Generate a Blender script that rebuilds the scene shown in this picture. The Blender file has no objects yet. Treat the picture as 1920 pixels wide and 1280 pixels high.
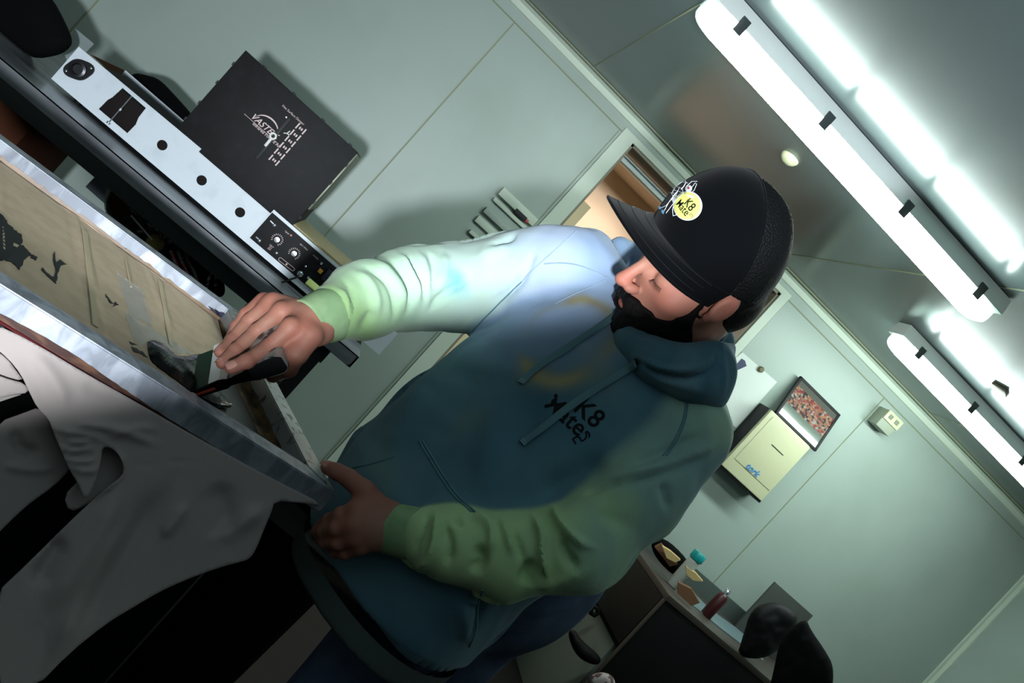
import bpy, bmesh, math, random
import numpy as np
from mathutils import Vector, Matrix
from mathutils.geometry import delaunay_2d_cdt
from mathutils.bvhtree import BVHTree
random.seed(7); RNG = np.random.default_rng(7)
SC = bpy.context.scene
COL = SC.collection
# ------------------------------------------------------------------ camera
FPX = 1550.0
YAW, PITCH, ROLL = [math.radians(a) for a in (13.4, -1.70, 42.10)]
CAM = np.array([0.0, 0.0, 1.32])
_f = np.array([math.sin(YAW)*math.cos(PITCH), math.cos(YAW)*math.cos(PITCH), math.sin(PITCH)])
_r = np.array([math.cos(YAW), -math.sin(YAW), 0.0]); _u = np.cross(_r, _f)
MX = _r*math.cos(ROLL) + _u*math.sin(ROLL)      # image right
MY = _r*math.sin(ROLL) - _u*math.cos(ROLL)      # image down
M = np.array([MX, MY, _f])
cd = bpy.data.cameras.new('camera'); cam = bpy.data.objects.new('camera', cd); COL.objects.link(cam)
cd.sensor_width = 36; cd.lens = 36*FPX/1920; cd.clip_start = 0.02
cam.matrix_world = Matrix(((MX[0], -MY[0], -_f[0], CAM[0]), (MX[1], -MY[1], -_f[1], CAM[1]), (MX[2], -MY[2], -_f[2], CAM[2]), (0, 0, 0, 1)))
SC.camera = cam
SC.view_settings.view_transform = 'Standard'; SC.view_settings.look = 'None'
SC.view_settings.gamma = 1.0; SC.view_settings.exposure = 0.0
# ------------------------------------------------------------------ world and lights
w = bpy.data.worlds.new('world'); SC.world = w; w.use_nodes = True
w.node_tree.nodes['Background'].inputs[0].default_value = (0.5, 0.7, 0.65, 1)
w.node_tree.nodes['Background'].inputs[1].default_value = 0.002
LAMP_E = 46.0
def aim(o, p):
    o.rotation_euler = (Vector(p)-o.location).to_track_quat('-Z', 'Y').to_euler()
def light(kind, name, loc, target, energy, color, **k):
    l = bpy.data.lights.new(name, kind); o = bpy.data.objects.new(name, l); COL.objects.link(o)
    o.location = loc; aim(o, target); l.energy = energy; l.color = color
    for a, b in k.items(): setattr(l, a, b)
    return o
def ray(x, y): return ((x-960)/FPX)*MX + ((y-640)/FPX)*MY + _f
def P(x, y, d): return CAM + ray(x, y)*d
def onz(x, y, z): v = ray(x, y); return CAM + v*((z-CAM[2])/v[2])
def ony(x, y, Y): v = ray(x, y); return CAM + v*((Y-CAM[1])/v[1])
def proj(p):
    q = (np.asarray(p, float)-CAM) @ M.T
    return np.stack([960+FPX*q[..., 0]/q[..., 2], 640+FPX*q[..., 1]/q[..., 2], q[..., 2]], -1)
def H(u, z, d):   # u: offset to the right of the view axis in pixels, z: height, d: distance
    s = u*d/FPX
    return np.array([d*math.sin(YAW)+s*math.cos(YAW), d*math.cos(YAW)-s*math.sin(YAW), z])
# the photographer's flash, behind and a little below the lens, pointing up: its lower cut-off crosses the scene
fl = CAM - _f*0.80 + MY*0.28
_a, _b, _c = P(390, 695, 1.1)-fl, P(850, 584, 1.42)-fl, P(1300, 564, 1.18)-fl
_n = np.cross(_a/np.linalg.norm(_a)-_c/np.linalg.norm(_c), _b); _n /= np.linalg.norm(_n); _n = _n if _n @ (-MY) > 0 else -_n
_e = _b - _n*(_b @ _n); _e /= np.linalg.norm(_e)
_h = math.radians(80); _ax = _e*math.cos(_h) + _n*math.sin(_h)
light('SPOT', 'camera_flash', fl, fl+_ax, 440, (0.86, 0.93, 1.0), spot_size=2*_h, spot_blend=0.016, shadow_soft_size=0.05)
# hallway lamp beyond the door
light('AREA', 'hallway_lamp', (1.15, 4.75, 2.32), (1.15, 4.8, 0.5), 14, (1.0, 0.90, 0.80), size=0.4)

# ------------------------------------------------------------------ helpers
def rgb(r, g, b):   # display values 0-255 to linear
    f = lambda c: (c/255)/12.92 if c/255 <= .04045 else ((c/255+.055)/1.055)**2.4
    return (f(r), f(g), f(b), 1)
def mat(name, col, rough=.5, metal=0, spec=.5, n=None, bump=None, emit=None, trans=0, alpha=1, attr=None, bandx=None, sheen=0, ior=None, coat=0, dist=0):
    m = bpy.data.materials.new(name); m.use_nodes = True; t = m.node_tree; b = t.nodes['Principled BSDF']
    b.inputs['Base Color'].default_value = col; b.inputs['Roughness'].default_value = rough
    b.inputs['Metallic'].default_value = metal; b.inputs['Specular IOR Level'].default_value = spec
    b.inputs['Transmission Weight'].default_value = trans; b.inputs['Alpha'].default_value = alpha
    if coat: b.inputs['Coat Weight'].default_value = coat; b.inputs['Coat Roughness'].default_value = .1
    if sheen: b.inputs['Sheen Weight'].default_value = sheen
    if ior: b.inputs['IOR'].default_value = ior
    tc = t.nodes.new('ShaderNodeTexCoord')
    src = None
    if attr:
        a = t.nodes.new('ShaderNodeAttribute'); a.attribute_name = attr; src = a.outputs['Color']
        t.links.new(src, b.inputs['Base Color'])
    if n:   # (scale, colour2, low, high [, stretch])
        no = t.nodes.new('ShaderNodeTexNoise'); no.inputs['Scale'].default_value = n[0]; no.inputs['Detail'].default_value = 6
        no.inputs['Distortion'].default_value = dist
        if len(n) > 4:
            mp = t.nodes.new('ShaderNodeMapping'); mp.inputs['Scale'].default_value = n[4]
            t.links.new(tc.outputs['Object'], mp.inputs[0]); t.links.new(mp.outputs[0], no.inputs['Vector'])
        else: t.links.new(tc.outputs['Object'], no.inputs['Vector'])
        mr = t.nodes.new('ShaderNodeMapRange'); mr.inputs[1].default_value = n[2]; mr.inputs[2].default_value = n[3]
        t.links.new(no.outputs[0], mr.inputs[0])
        mx = t.nodes.new('ShaderNodeMix'); mx.data_type = 'RGBA'
        t.links.new(mr.outputs[0], mx.inputs[0]); mx.inputs[7].default_value = n[1]
        if src is not None: t.links.new(src, mx.inputs[6])
        else: mx.inputs[6].default_value = col
        t.links.new(mx.outputs[2], b.inputs['Base Color'])
    if bump:   # (scale, strength, distance [, stretch])
        no = t.nodes.new('ShaderNodeTexNoise'); no.inputs['Scale'].default_value = bump[0]; no.inputs['Detail'].default_value = 4
        if len(bump) > 3:
            mp = t.nodes.new('ShaderNodeMapping'); mp.inputs['Scale'].default_value = bump[3]
            t.links.new(tc.outputs['Object'], mp.inputs[0]); t.links.new(mp.outputs[0], no.inputs['Vector'])
        else: t.links.new(tc.outputs['Object'], no.inputs['Vector'])
        bp = t.nodes.new('ShaderNodeBump'); bp.inputs['Strength'].default_value = bump[1]; bp.inputs['Distance'].default_value = bump[2]
        t.links.new(no.outputs[0], bp.inputs['Height']); t.links.new(bp.outputs[0], b.inputs['Normal'])
    if emit:
        b.inputs['Emission Color'].default_value = emit[0]; b.inputs['Emission Strength'].default_value = emit[1]
    return m
def setp(o, label=None, cat=None, group=None, kind=None):
    if label: o['label'] = label
    if cat: o['category'] = cat
    if group: o['group'] = group
    if kind: o['kind'] = kind
    return o
def link(name, me, m=None, parent=None, smooth=None):
    o = bpy.data.objects.new(name, me); COL.objects.link(o)
    if m: me.materials.append(m)
    if parent is not None:
        o.parent = parent
        o.matrix_parent_inverse = parent.matrix_world.inverted() if parent.get('_p') else Matrix.Translation(-parent.location) if parent.type == 'EMPTY' else Matrix()
    if smooth is not None: autosmooth(me, smooth)
    return o
def autosmooth(me, ang):
    if ang >= 180: me.polygons.foreach_set('use_smooth', [True]*len(me.polygons)); return
    bm = bmesh.new(); bm.from_mesh(me)
    for f in bm.faces: f.smooth = True
    for e in bm.edges:
        if len(e.link_faces) == 2 and e.calc_face_angle(0) > math.radians(ang): e.smooth = False
    bm.to_mesh(me); bm.free()
def empty(name, loc, label, cat, group=None):
    o = bpy.data.objects.new(name, None); COL.objects.link(o); o.location = Vector(loc); o.empty_display_size = .05
    return setp(o, label, cat, group)
class MB:
    def __init__(s): s.v = []; s.f = []
    def add(s, v, f):
        n = len(s.v); s.v += [tuple(float(c) for c in p) for p in v]; s.f += [tuple(i+n for i in q) for q in f]; return s
    def frame_box(s, c, ax, ay, az, hx, hy, hz, bev=0):
        c, ax, ay, az = [np.array(q, float) for q in (c, ax, ay, az)]
        if not bev:
            vs = [c+ax*hx*i+ay*hy*j+az*hz*k for i in (-1, 1) for j in (-1, 1) for k in (-1, 1)]
            return s.add(vs, [(0, 1, 3, 2), (4, 6, 7, 5), (0, 4, 5, 1), (2, 3, 7, 6), (0, 2, 6, 4), (1, 5, 7, 3)])
        bm = bmesh.new(); bmesh.ops.create_cube(bm, size=2)
        for v in bm.verts: v.co = Vector((v.co.x*hx, v.co.y*hy, v.co.z*hz))
        bmesh.ops.bevel(bm, geom=bm.edges[:], offset=min(bev, hx*.9, hy*.9, hz*.9), segments=2, affect='EDGES', profile=.6)
        vs = [c+ax*v.co.x+ay*v.co.y+az*v.co.z for v in bm.verts]
        bm.verts.index_update(); fs = [tuple(v.index for v in f.verts) for f in bm.faces]; bm.free()
        return s.add(vs, fs)
    def box(s, lo, hi, bev=0):
        lo, hi = np.array(lo, float), np.array(hi, float)
        return s.frame_box((lo+hi)/2, (1, 0, 0), (0, 1, 0), (0, 0, 1), *((hi-lo)/2), bev=bev)
    def tube(s, pts, r, n=10, cap=True, closed=False, flat=None):
        pts = [np.array(p, float) for p in pts]; m = len(pts); rs = r if hasattr(r, '__len__') else [r]*m
        prev = None; vs = []
        for i in range(m):
            if closed: t = pts[(i+1) % m]-pts[i-1]
            else: t = pts[min(i+1, m-1)]-pts[max(i-1, 0)]
            t = t/(np.linalg.norm(t)+1e-12)
            a = prev if prev is not None else (np.array([0, 0, 1.]) if abs(t[2]) < .9 else np.array([1., 0, 0]))
            a = a-t*a.dot(t); a /= np.linalg.norm(a); b = np.cross(t, a); prev = a
            for k in range(n):
                an = 2*math.pi*k/n; vs.append(pts[i]+rs[i]*(a*math.cos(an)+b*math.sin(an)))
        fs = []
        for i in range(m if closed else m-1):
            j = (i+1) % m
            for k in range(n): fs.append((i*n+k, i*n+(k+1) % n, j*n+(k+1) % n, j*n+k))
        if cap and not closed: fs += [tuple(range(n))[::-1], tuple((m-1)*n+k for k in range(n))]
        return s.add(vs, fs)
    def prism(s, prof, o, ax, ay, az, L):   # profile (x,y) extruded along az
        o, ax, ay, az = [np.array(q, float) for q in (o, ax, ay, az)]; n = len(prof)
        vs = [o+ax*p[0]+ay*p[1] for p in prof]+[o+ax*p[0]+ay*p[1]+az*L for p in prof]
        fs = [(i, (i+1) % n, n+(i+1) % n, n+i) for i in range(n)]+[tuple(range(n))[::-1], tuple(range(n, 2*n))]
        return s.add(vs, fs)
    def lathe(s, prof, o, ax, n=24):   # profile (r,h) about axis ax
        o = np.array(o, float); ax = np.array(ax, float); ax /= np.linalg.norm(ax)
        a = np.cross(ax, (0, 0, 1) if abs(ax[2]) < .9 else (1, 0, 0)); a /= np.linalg.norm(a); b = np.cross(ax, a)
        vs = []; fs = []; m = len(prof)
        for r, h in prof:
            for k in range(n):
                t = 2*math.pi*k/n; vs.append(o+ax*h+(a*math.cos(t)+b*math.sin(t))*max(r, 1e-5))
        for i in range(m-1):
            for k in range(n): fs.append((i*n+k, i*n+(k+1) % n, (i+1)*n+(k+1) % n, (i+1)*n+k))
        fs += [tuple(range(n))[::-1], tuple((m-1)*n+k for k in range(n))]
        return s.add(vs, fs)
    def build(s, name, m, parent=None, smooth=35):
        me = bpy.data.meshes.new(name); me.from_pydata(s.v, [], s.f)
        bm = bmesh.new(); bm.from_mesh(me); bmesh.ops.recalc_face_normals(bm, faces=bm.faces[:]); bm.to_mesh(me); bm.free()
        return link(name, me, m, parent, smooth)
def inpoly(pt, poly):
    x, y = pt; c = False; n = len(poly)
    for i in range(n):
        x1, y1 = poly[i]; x2, y2 = poly[i-1]
        if (y1 > y) != (y2 > y) and x < (x2-x1)*(y-y1)/(y2-y1)+x1: c = not c
    return c
def inpoly_np(X, Y, poly):
    c = np.zeros(X.shape, bool); n = len(poly)
    for i in range(n):
        x1, y1 = poly[i]; x2, y2 = poly[i-1]
        if y1 == y2: continue
        c ^= ((y1 > Y) != (y2 > Y)) & (X < (x2-x1)*(Y-y1)/(y2-y1)+x1)
    return c
def polydist(X, Y, pts, closed=False):
    d = np.full(X.shape, 1e9); n = len(pts)
    for i in range(n if closed else n-1):
        a = np.array(pts[i], float); b = np.array(pts[(i+1) % n], float); ab = b-a
        t = np.clip(((X-a[0])*ab[0]+(Y-a[1])*ab[1])/(ab @ ab+1e-9), 0, 1)
        d = np.minimum(d, np.hypot(X-a[0]-t*ab[0], Y-a[1]-t*ab[1]))
    return d
def ridgef(X, Y, pts, wd, ht):
    pts = np.array(pts, float); seg = np.linalg.norm(np.diff(pts, axis=0), axis=1); cum = np.concatenate([[0], np.cumsum(seg)]); L = cum[-1]
    best = np.full(X.shape, 1e9); S = np.zeros(X.shape)
    for i in range(len(pts)-1):
        a = pts[i]; ab = pts[i+1]-a; t = np.clip(((X-a[0])*ab[0]+(Y-a[1])*ab[1])/(ab @ ab+1e-9), 0, 1); d = np.hypot(X-a[0]-t*ab[0], Y-a[1]-t*ab[1])
        m = d < best; best = np.where(m, d, best); S = np.where(m, cum[i]+t*seg[i], S)
    e = np.clip(np.minimum(S, L-S)/(L*.28+1e-6), 0, 1); e = e*e*(3-2*e); e = .12+.88*e
    return ht*np.exp(-(best/(wd*(.6+.4*e)))**2)*e
def triangulate(outline, holes=(), step=0):
    pts = [Vector(p) for p in outline]; edges = [(i, (i+1) % len(outline)) for i in range(len(outline))]
    for h in holes:
        n0 = len(pts); pts += [Vector(p) for p in h]; edges += [(n0+i, n0+(i+1) % len(h)) for i in range(len(h))]
    if step:
        xs = [p[0] for p in outline]; ys = [p[1] for p in outline]
        gx, gy = np.meshgrid(np.arange(min(xs), max(xs), step), np.arange(min(ys), max(ys), step)); gx = gx.ravel(); gy = gy.ravel()
        ok = inpoly_np(gx, gy, outline) & (polydist(gx, gy, outline, True) > step*.4)
        pts += [Vector((float(a), float(b))) for a, b in zip(gx[ok], gy[ok])]
    v, e, f, ov, oe, of = delaunay_2d_cdt(pts, edges, [], 1, 1e-6)
    V = np.array([(p.x, p.y) for p in v]); fs = []
    for t in f:
        c = V[list(t)].mean(0)
        if inpoly(c, outline) and not any(inpoly(c, h) for h in holes): fs.append(tuple(t))
    return V, fs
def densify(pl, step, closed=True):
    out = []; n = len(pl)
    for i in range(n if closed else n-1):
        a = np.array(pl[i], float); b = np.array(pl[(i+1) % n], float); k = max(1, int(np.linalg.norm(b-a)/step))
        out += [tuple(a+(b-a)*j/k) for j in range(k)]
    if not closed: out.append(tuple(pl[-1]))
    return out
def smoothpoly(pl, closed=True, it=2):
    for _ in range(it):
        o = []; n = len(pl)
        for i in range(n if closed else n-1):
            a = np.array(pl[i], float); b = np.array(pl[(i+1) % n], float)
            o += [tuple(a*.75+b*.25), tuple(a*.25+b*.75)]
        if not closed: o = [tuple(pl[0])]+o+[tuple(pl[-1])]
        pl = o
    return pl
def solid(V3f, V3b, fs):
    """closed solid from a front and a back copy of a triangulated sheet"""
    n = len(V3f); cnt = {}
    for t in fs:
        for i in range(3):
            a, b = t[i], t[(i+1) % 3]; cnt[(a, b)] = 1
    side = [(a, b) for (a, b) in cnt if (b, a) not in cnt]
    F = list(fs)+[tuple(i+n for i in t[::-1]) for t in fs]+[(b, a, a+n, b+n) for a, b in side]
    return MB().add(list(V3f)+list(V3b), F)
def plate(name, outline, fn, thick, m, parent=None, holes=(), smooth=30):
    """plate: outline (2d) -> fn(x,y) front point, thick = vector to back"""
    V, fs = triangulate(outline, holes); A = [fn(*p) for p in V]
    return solid(A, [np.array(a)+np.array(thick) for a in A], fs).build(name, m, parent, smooth)
def circle(cx, cy, r, n=28, ry=None): return [(cx+r*math.cos(2*math.pi*k/n), cy+(ry or r)*math.sin(2*math.pi*k/n)) for k in range(n)]
def text(name, body, o, ax, ay, size, m, parent, thick=.0006, project=None, align='CENTER', shear=0, bold=0):
    cu = bpy.data.curves.new(name, 'FONT'); cu.body = body; cu.size = 1; cu.align_x = align; cu.align_y = 'CENTER'; cu.shear = shear; cu.offset = bold
    cu.resolution_u = 3
    to = bpy.data.objects.new(name, cu); COL.objects.link(to)
    bpy.context.view_layer.update()
    me = bpy.data.meshes.new_from_object(to.evaluated_get(bpy.context.evaluated_depsgraph_get()))
    bpy.data.objects.remove(to); bpy.data.curves.remove(cu)
    o, ax, ay = [np.array(q, float) for q in (o, ax, ay)]
    pts = [o+ax*v.co.x*size+ay*v.co.y*size for v in me.vertices]; fs = [tuple(p.vertices) for p in me.polygons]
    bpy.data.meshes.remove(me)
    me = bpy.data.meshes.new(name)
    if project: pts = [project(p) for p in pts]
    me.from_pydata([tuple(p) for p in pts], [], fs)
    return link(name, me, m, parent)
# ---- signed distance modelling
def sn(p, f, seed=0):   # smooth pseudo noise in [-1,1]
    r = np.random.default_rng(seed); o = np.zeros(p.shape[:-1])
    for k in range(5):
        d = r.normal(size=3); d /= np.linalg.norm(d); d *= f*(.6+.9*r.random())
        o = o+np.sin(p @ d + r.random()*6.28 + 1.7*np.sin(p @ (d[[1, 2, 0]]*.7)+r.random()*6))
    return o/3.2
def smin(a, b, k):
    h = np.maximum(k-np.abs(a-b), 0)/k; return np.minimum(a, b)-h*h*k*.25
def smax(a, b, k): return -smin(-a, -b, k)
def cone(p, a, b, ra, rb):
    a = np.asarray(a, float); b = np.asarray(b, float); ba = b-a; h = np.clip(((p-a) @ ba)/(ba @ ba+1e-12), 0, 1)
    return np.linalg.norm(p-a-h[..., None]*ba, axis=-1)-(ra+(rb-ra)*h)
def ell(p, c, r, R=None):
    q = p-np.asarray(c, float)
    if R is not None: q = q @ R
    r = np.asarray(r, float); k0 = np.linalg.norm(q/r, axis=-1); k1 = np.linalg.norm(q/(r*r), axis=-1)
    return k0*(k0-1)/np.maximum(k1, 1e-9)
def chain(p, pts, rs, k=.01):
    d = None
    for i in range(len(pts)-1):
        c = cone(p, pts[i], pts[i+1], rs[i], rs[i+1]); d = c if d is None else smin(d, c, k)
    return d
def nets(fn, lo, hi, h):
    """surface nets over a block-sparse grid"""
    lo = np.array(lo, float); n = np.ceil((np.array(hi)-lo)/h/8).astype(int)*8
    nb = n//8; B = np.stack(np.meshgrid(*[np.arange(k) for k in nb], indexing='ij'), -1).reshape(-1, 3)
    cen = lo+(B*8+4)*h; dc = fn(cen); act = np.abs(dc) < 8*h*1.25
    G = np.empty(tuple(n+1), np.float32)
    coarse = dc.reshape(nb); G[:n[0], :n[1], :n[2]] = np.repeat(np.repeat(np.repeat(np.where(coarse < 0, -1, 1), 8, 0), 8, 1), 8, 2)
    G[n[0]] = 1; G[:, n[1]] = 1; G[:, :, n[2]] = 1
    off = np.stack(np.meshgrid(*[np.arange(9)]*3, indexing='ij'), -1).reshape(-1, 3)
    BA = B[act]
    for i in range(0, len(BA), 400):
        idx = (BA[i:i+400, None, :]*8+off[None]).reshape(-1, 3)
        G[idx[:, 0], idx[:, 1], idx[:, 2]] = fn(lo+idx*h)
    S = G < 0
    c = S[:-1, :-1, :-1].astype(np.int8)
    tot = np.zeros(c.shape, np.int8)
    for a in (0, 1):
        for b in (0, 1):
            for d in (0, 1): tot += S[a:S.shape[0]-1+a, b:S.shape[1]-1+b, d:S.shape[2]-1+d]
    cells = np.argwhere((tot > 0) & (tot < 8)); ci = -np.ones(c.shape, np.int64); ci[tuple(cells.T)] = np.arange(len(cells))
    acc = np.zeros((len(cells), 3)); cnt = np.zeros(len(cells))
    for ax in range(3):
        o = [k for k in range(3) if k != ax]
        for a in (0, 1):
            for b in (0, 1):
                s = cells.copy(); s[:, o[0]] += a; s[:, o[1]] += b; e = s.copy(); e[:, ax] += 1
                v0 = G[tuple(s.T)].astype(float); v1 = G[tuple(e.T)].astype(float); m = (v0 < 0) != (v1 < 0)
                t = np.where(m, v0/np.where(m, v0-v1, 1), 0); pt = s.astype(float); pt[:, ax] += t
                acc[m] += pt[m]; cnt[m] += 1
    V = lo+acc/cnt[:, None]*h
    F = []
    for ax in range(3):
        o = [(ax+1) % 3, (ax+2) % 3]
        sl0 = [slice(None)]*3; sl1 = [slice(None)]*3; sl0[ax] = slice(0, -1); sl1[ax] = slice(1, None)
        A = S[tuple(sl0)]; Bq = S[tuple(sl1)]
        E_ = np.argwhere(A != Bq); E_ = E_[(E_[:, o[0]] > 0) & (E_[:, o[1]] > 0) & (E_[:, o[0]] < n[o[0]]) & (E_[:, o[1]] < n[o[1]])]
        q = []
        for a, b in ((1, 1), (0, 1), (0, 0), (1, 0)):
            s = E_.copy(); s[:, o[0]] -= a; s[:, o[1]] -= b; q.append(ci[tuple(s.T)])
        q = np.stack(q, 1); inside = A[tuple(E_.T)]; q[~inside] = q[~inside][:, ::-1]; F.append(q[(q >= 0).all(1)])
    return V, np.concatenate(F)
def vnormals(V, F):
    N = np.zeros_like(V); n = np.cross(V[F[:, 2]]-V[F[:, 0]], V[F[:, 3]]-V[F[:, 1]])
    for k in range(4): np.add.at(N, F[:, k], n)
    return N/(np.linalg.norm(N, axis=1, keepdims=True)+1e-12)
def relax(V, F, it=2, lam=.5):
    for _ in range(it):
        S = np.zeros_like(V); C = np.zeros(len(V))
        for a, b in ((0, 1), (1, 2), (2, 3), (3, 0)):
            np.add.at(S, F[:, a], V[F[:, b]]); np.add.at(C, F[:, a], 1); np.add.at(S, F[:, b], V[F[:, a]]); np.add.at(C, F[:, b], 1)
        V = V*(1-lam)+lam*S/C[:, None]
    return V
def mk(name, V, F, m, parent=None, color=None, smooth=True):
    me = bpy.data.meshes.new(name); me.vertices.add(len(V)); me.vertices.foreach_set('co', np.asarray(V, np.float32).ravel())
    me.loops.add(len(F)*4); me.loops.foreach_set('vertex_index', np.asarray(F, np.int32).ravel())
    me.polygons.add(len(F)); me.polygons.foreach_set('loop_start', np.arange(0, len(F)*4, 4, dtype=np.int32))
    me.update(calc_edges=True); me.validate()
    if smooth: me.polygons.foreach_set('use_smooth', [True]*len(me.polygons))
    if color is not None:
        at = me.color_attributes.new('dye', 'FLOAT_COLOR', 'POINT'); at.data.foreach_set('color', np.concatenate([color, np.ones((len(color), 1))], 1).astype(np.float32).ravel())
    return link(name, me, m, parent)
def ridges(V, N, lst):
    """fold lines: (polyline in picture frame, width px, height m); applies to the side the camera sees"""
    uv = proj(V); vis = ((V-CAM)*N).sum(1) < 0; D = np.zeros(len(V)); w8 = np.clip(-((V-CAM)*N).sum(1)/np.linalg.norm(V-CAM, axis=1)*3, 0, 1)
    for pl, wd, ht in lst:
        D += ridgef(uv[:, 0], uv[:, 1], smoothpoly(pl, False, 2), wd, ht)*w8
    return D

# ------------------------------------------------------------------ materials
M_wall = mat('painted panel wall', rgb(158, 172, 164), .42, spec=.5, n=(2.2, rgb(150, 164, 154), .45, .7), bump=(60, .06, .002))
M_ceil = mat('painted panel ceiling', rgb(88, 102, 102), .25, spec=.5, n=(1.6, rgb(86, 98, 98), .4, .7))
M_trim = mat('cream trim', rgb(196, 208, 192), .45)
M_seam = mat('yellowed seam sealant', rgb(136, 144, 116), .6)
M_floor = mat('dark vinyl floor', rgb(15, 16, 15), .7, spec=.2, n=(6, rgb(11, 12, 11), .4, .6))
M_beige = mat('beige hallway paint', rgb(206, 186, 162), .6)
M_cream = mat('cream door paint', rgb(240, 222, 180), .5)
M_alu = mat('scratched aluminium', rgb(122, 127, 136), .5, metal=.4, n=(38, rgb(160, 165, 174), .42, .62, (1, 1, .35)), bump=(90, .08, .0006), dist=.6)
M_steel = mat('stainless steel', rgb(150, 154, 158), .30, metal=.45, n=(7, rgb(112, 114, 120), .42, .66, (.6, 2, 2)), bump=(25, .04, .001, (.3, 3, 3)))
M_dsteel = mat('dull steel', rgb(92, 98, 96), .35, metal=.8)
M_black = mat('matt black paint', rgb(17, 18, 21), .55, spec=.35)
M_blackm = mat('black metal housing', rgb(12, 12, 14), .6, spec=.25, n=(30, rgb(20, 20, 24), .5, .7))
M_rubber = mat('black rubber', rgb(9, 9, 9), .7, spec=.2)
M_white = mat('white enamel', rgb(205, 214, 220), .4, n=(14, rgb(192, 202, 208), .5, .7))
M_whitep = mat('white plastic', rgb(214, 216, 208), .45)
M_cream2 = mat('ivory plastic', rgb(196, 196, 160), .4)
M_paper = mat('white paper', rgb(214, 220, 214), .7)
M_card = mat('cardboard', rgb(200, 178, 154), .8, spec=.1, n=(30, rgb(190, 167, 143), .42, .62), bump=(40, .12, .0008, (8, .4, 1)))
M_brown = mat('brown packing tape', rgb(122, 96, 66), .35, n=(30, rgb(88, 66, 42), .4, .65))
M_ink = mat('wet black ink', rgb(3, 3, 4), .25, spec=.25, bump=(60, .5, .002))
M_inkdry = mat('dried black ink', rgb(8, 8, 12), .5)
M_print = mat('pale pink print', rgb(208, 184, 182), .5)
M_printw = mat('white print', rgb(224, 226, 232), .5)
M_chrome = mat('polished metal', rgb(214, 218, 224), .18, metal=.9)

# ------------------------------------------------------------------ the room
YW = 3.96; ZC = 2.40; XR = 4.16; XL = -3.2; YB = -2.2
def W(x, y, off=0): return ony(x, y, YW-off)
def struct(o): return setp(o, kind='structure')
dTL, dTR = W(1187, 267), W(1462, 552); DX0, DX1, DZ = dTL[0], dTR[0], (dTL[2]+dTR[2])/2
b = MB(); t = .10
for x0, x1, z0, z1 in ((XL, DX0, 0, ZC), (DX1, XR, 0, ZC), (DX0, DX1, DZ, ZC)): b.box((x0, YW, z0), (x1, YW+t, z1))
struct(b.build('wall_back', M_wall))
struct(MB().box((XR, YB, 0), (XR+.1, YW+.1, ZC)).build('wall_right', M_wall))
struct(MB().box((XL-.1, YB, 0), (XL, YW+.1, ZC)).build('wall_left', mat('dark grey wall paint', rgb(84, 90, 86), .6)))
M_dark = mat('dark curtain paint', rgb(60, 64, 62), .8)
struct(MB().box((XL-.1, YB-.1, 0), (XR+.1, YB, ZC)).build('wall_front', M_dark))
struct(MB().box((XL-.1, YB-.1, -.1), (XR+.1, YW+.1, 0)).build('floor', M_floor))
struct(MB().box((XL-.1, YB-.1, ZC), (XR+.1, YW+.1, ZC+.1)).build('ceiling', M_ceil))
# moulding where wall meets ceiling
b = MB(); b.prism([(0, 0), (.028, 0), (.028, -.004), (.012, -.012), (.010, -.04), (0, -.045)], (XL, YW, ZC), (0, -1, 0), (0, 0, 1), (1, 0, 0), XR-XL)
struct(b.build('trim_1', M_trim))
b = MB(); b.box((XL, YW-.075, ZC-.006), (XR, YW-.062, ZC)); struct(b.build('trim_2', M_seam))
b = MB(); b.box((XL, YW-.005, ZC-.098), (XR, YW, ZC-.092)); struct(b.build('trim_3', M_seam))
def seam(n, x, z0=0., z1=2.3, wd=.006):
    struct(MB().box((x-wd/2, YW-.003, z0), (x+wd/2, YW, z1)).build('trim_%d' % n, M_seam))
seam(4, W(150, 40)[0]); seam(5, -.06, wd=.007); seam(6, W(1580, 830)[0], wd=.005)
seam(7, DX0-.09, wd=.004); seam(8, DX1+.055, wd=.004)
b = MB(); b.box((XR-.03, YW-.012, 0), (XR, YW, ZC)); b.box((XR-.012, YW-.04, 0), (XR, YW, ZC)); struct(b.build('trim_9', M_trim))
for k, x in enumerate((.337, 1.607, 2.88)):
    struct(MB().box((x-.003, YB, ZC-.002), (x+.003, YW-.08, ZC)).build('trim_%d' % (10+k), M_seam))
# door opening: casing, reveals, transom bar, hallway
b = MB()
b.box((DX0-.075, YW-.012, 0), (DX0, YW, DZ+.0)); b.box((DX1, YW-.012, 0), (DX1+.05, YW, DZ)); b.box((DX0-.075, YW-.012, DZ), (DX1+.05, YW, DZ+.03))
dr = empty('door_1', (DX0, YW, 0), 'open doorway with pale casing in the back wall, behind the person', 'door'); struct(dr)
b.build('casing', M_trim, dr)
M_reveal = mat('taupe door reveal', rgb(128, 122, 104), .6)
b = MB(); b.box((DX0-.001, YW-.001, 0), (DX0+.014, YW+.16, DZ)); b.box((DX1-.014, YW-.001, 0), (DX1+.001, YW+.16, DZ)); b.box((DX0, YW-.001, DZ-.014), (DX1, YW+.16, DZ+.001)); b.build('reveal', M_reveal, dr)
tz = (ony(1165, 292, YW+.12)[2]+ony(1226, 356, YW+.12)[2])/2
b = MB(); b.box((DX0+.014, YW+.10, tz-.022), (DX1-.014, YW+.16, tz+.022), .004); b.box((DX0+.014, YW+.085, tz+.004), (DX1-.014, YW+.10, tz+.014)); b.build('transom_bar', M_dsteel, dr)
xs = ony(1441, 542, YW+.13)[0]
b = MB(); b.box((xs-.03, YW+.10, 0), (xs, YW+.16, DZ-.014), .003); b.build('jamb_strip', M_white, dr)
x0 = ony(1105, 395, 4.5)[0]
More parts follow.
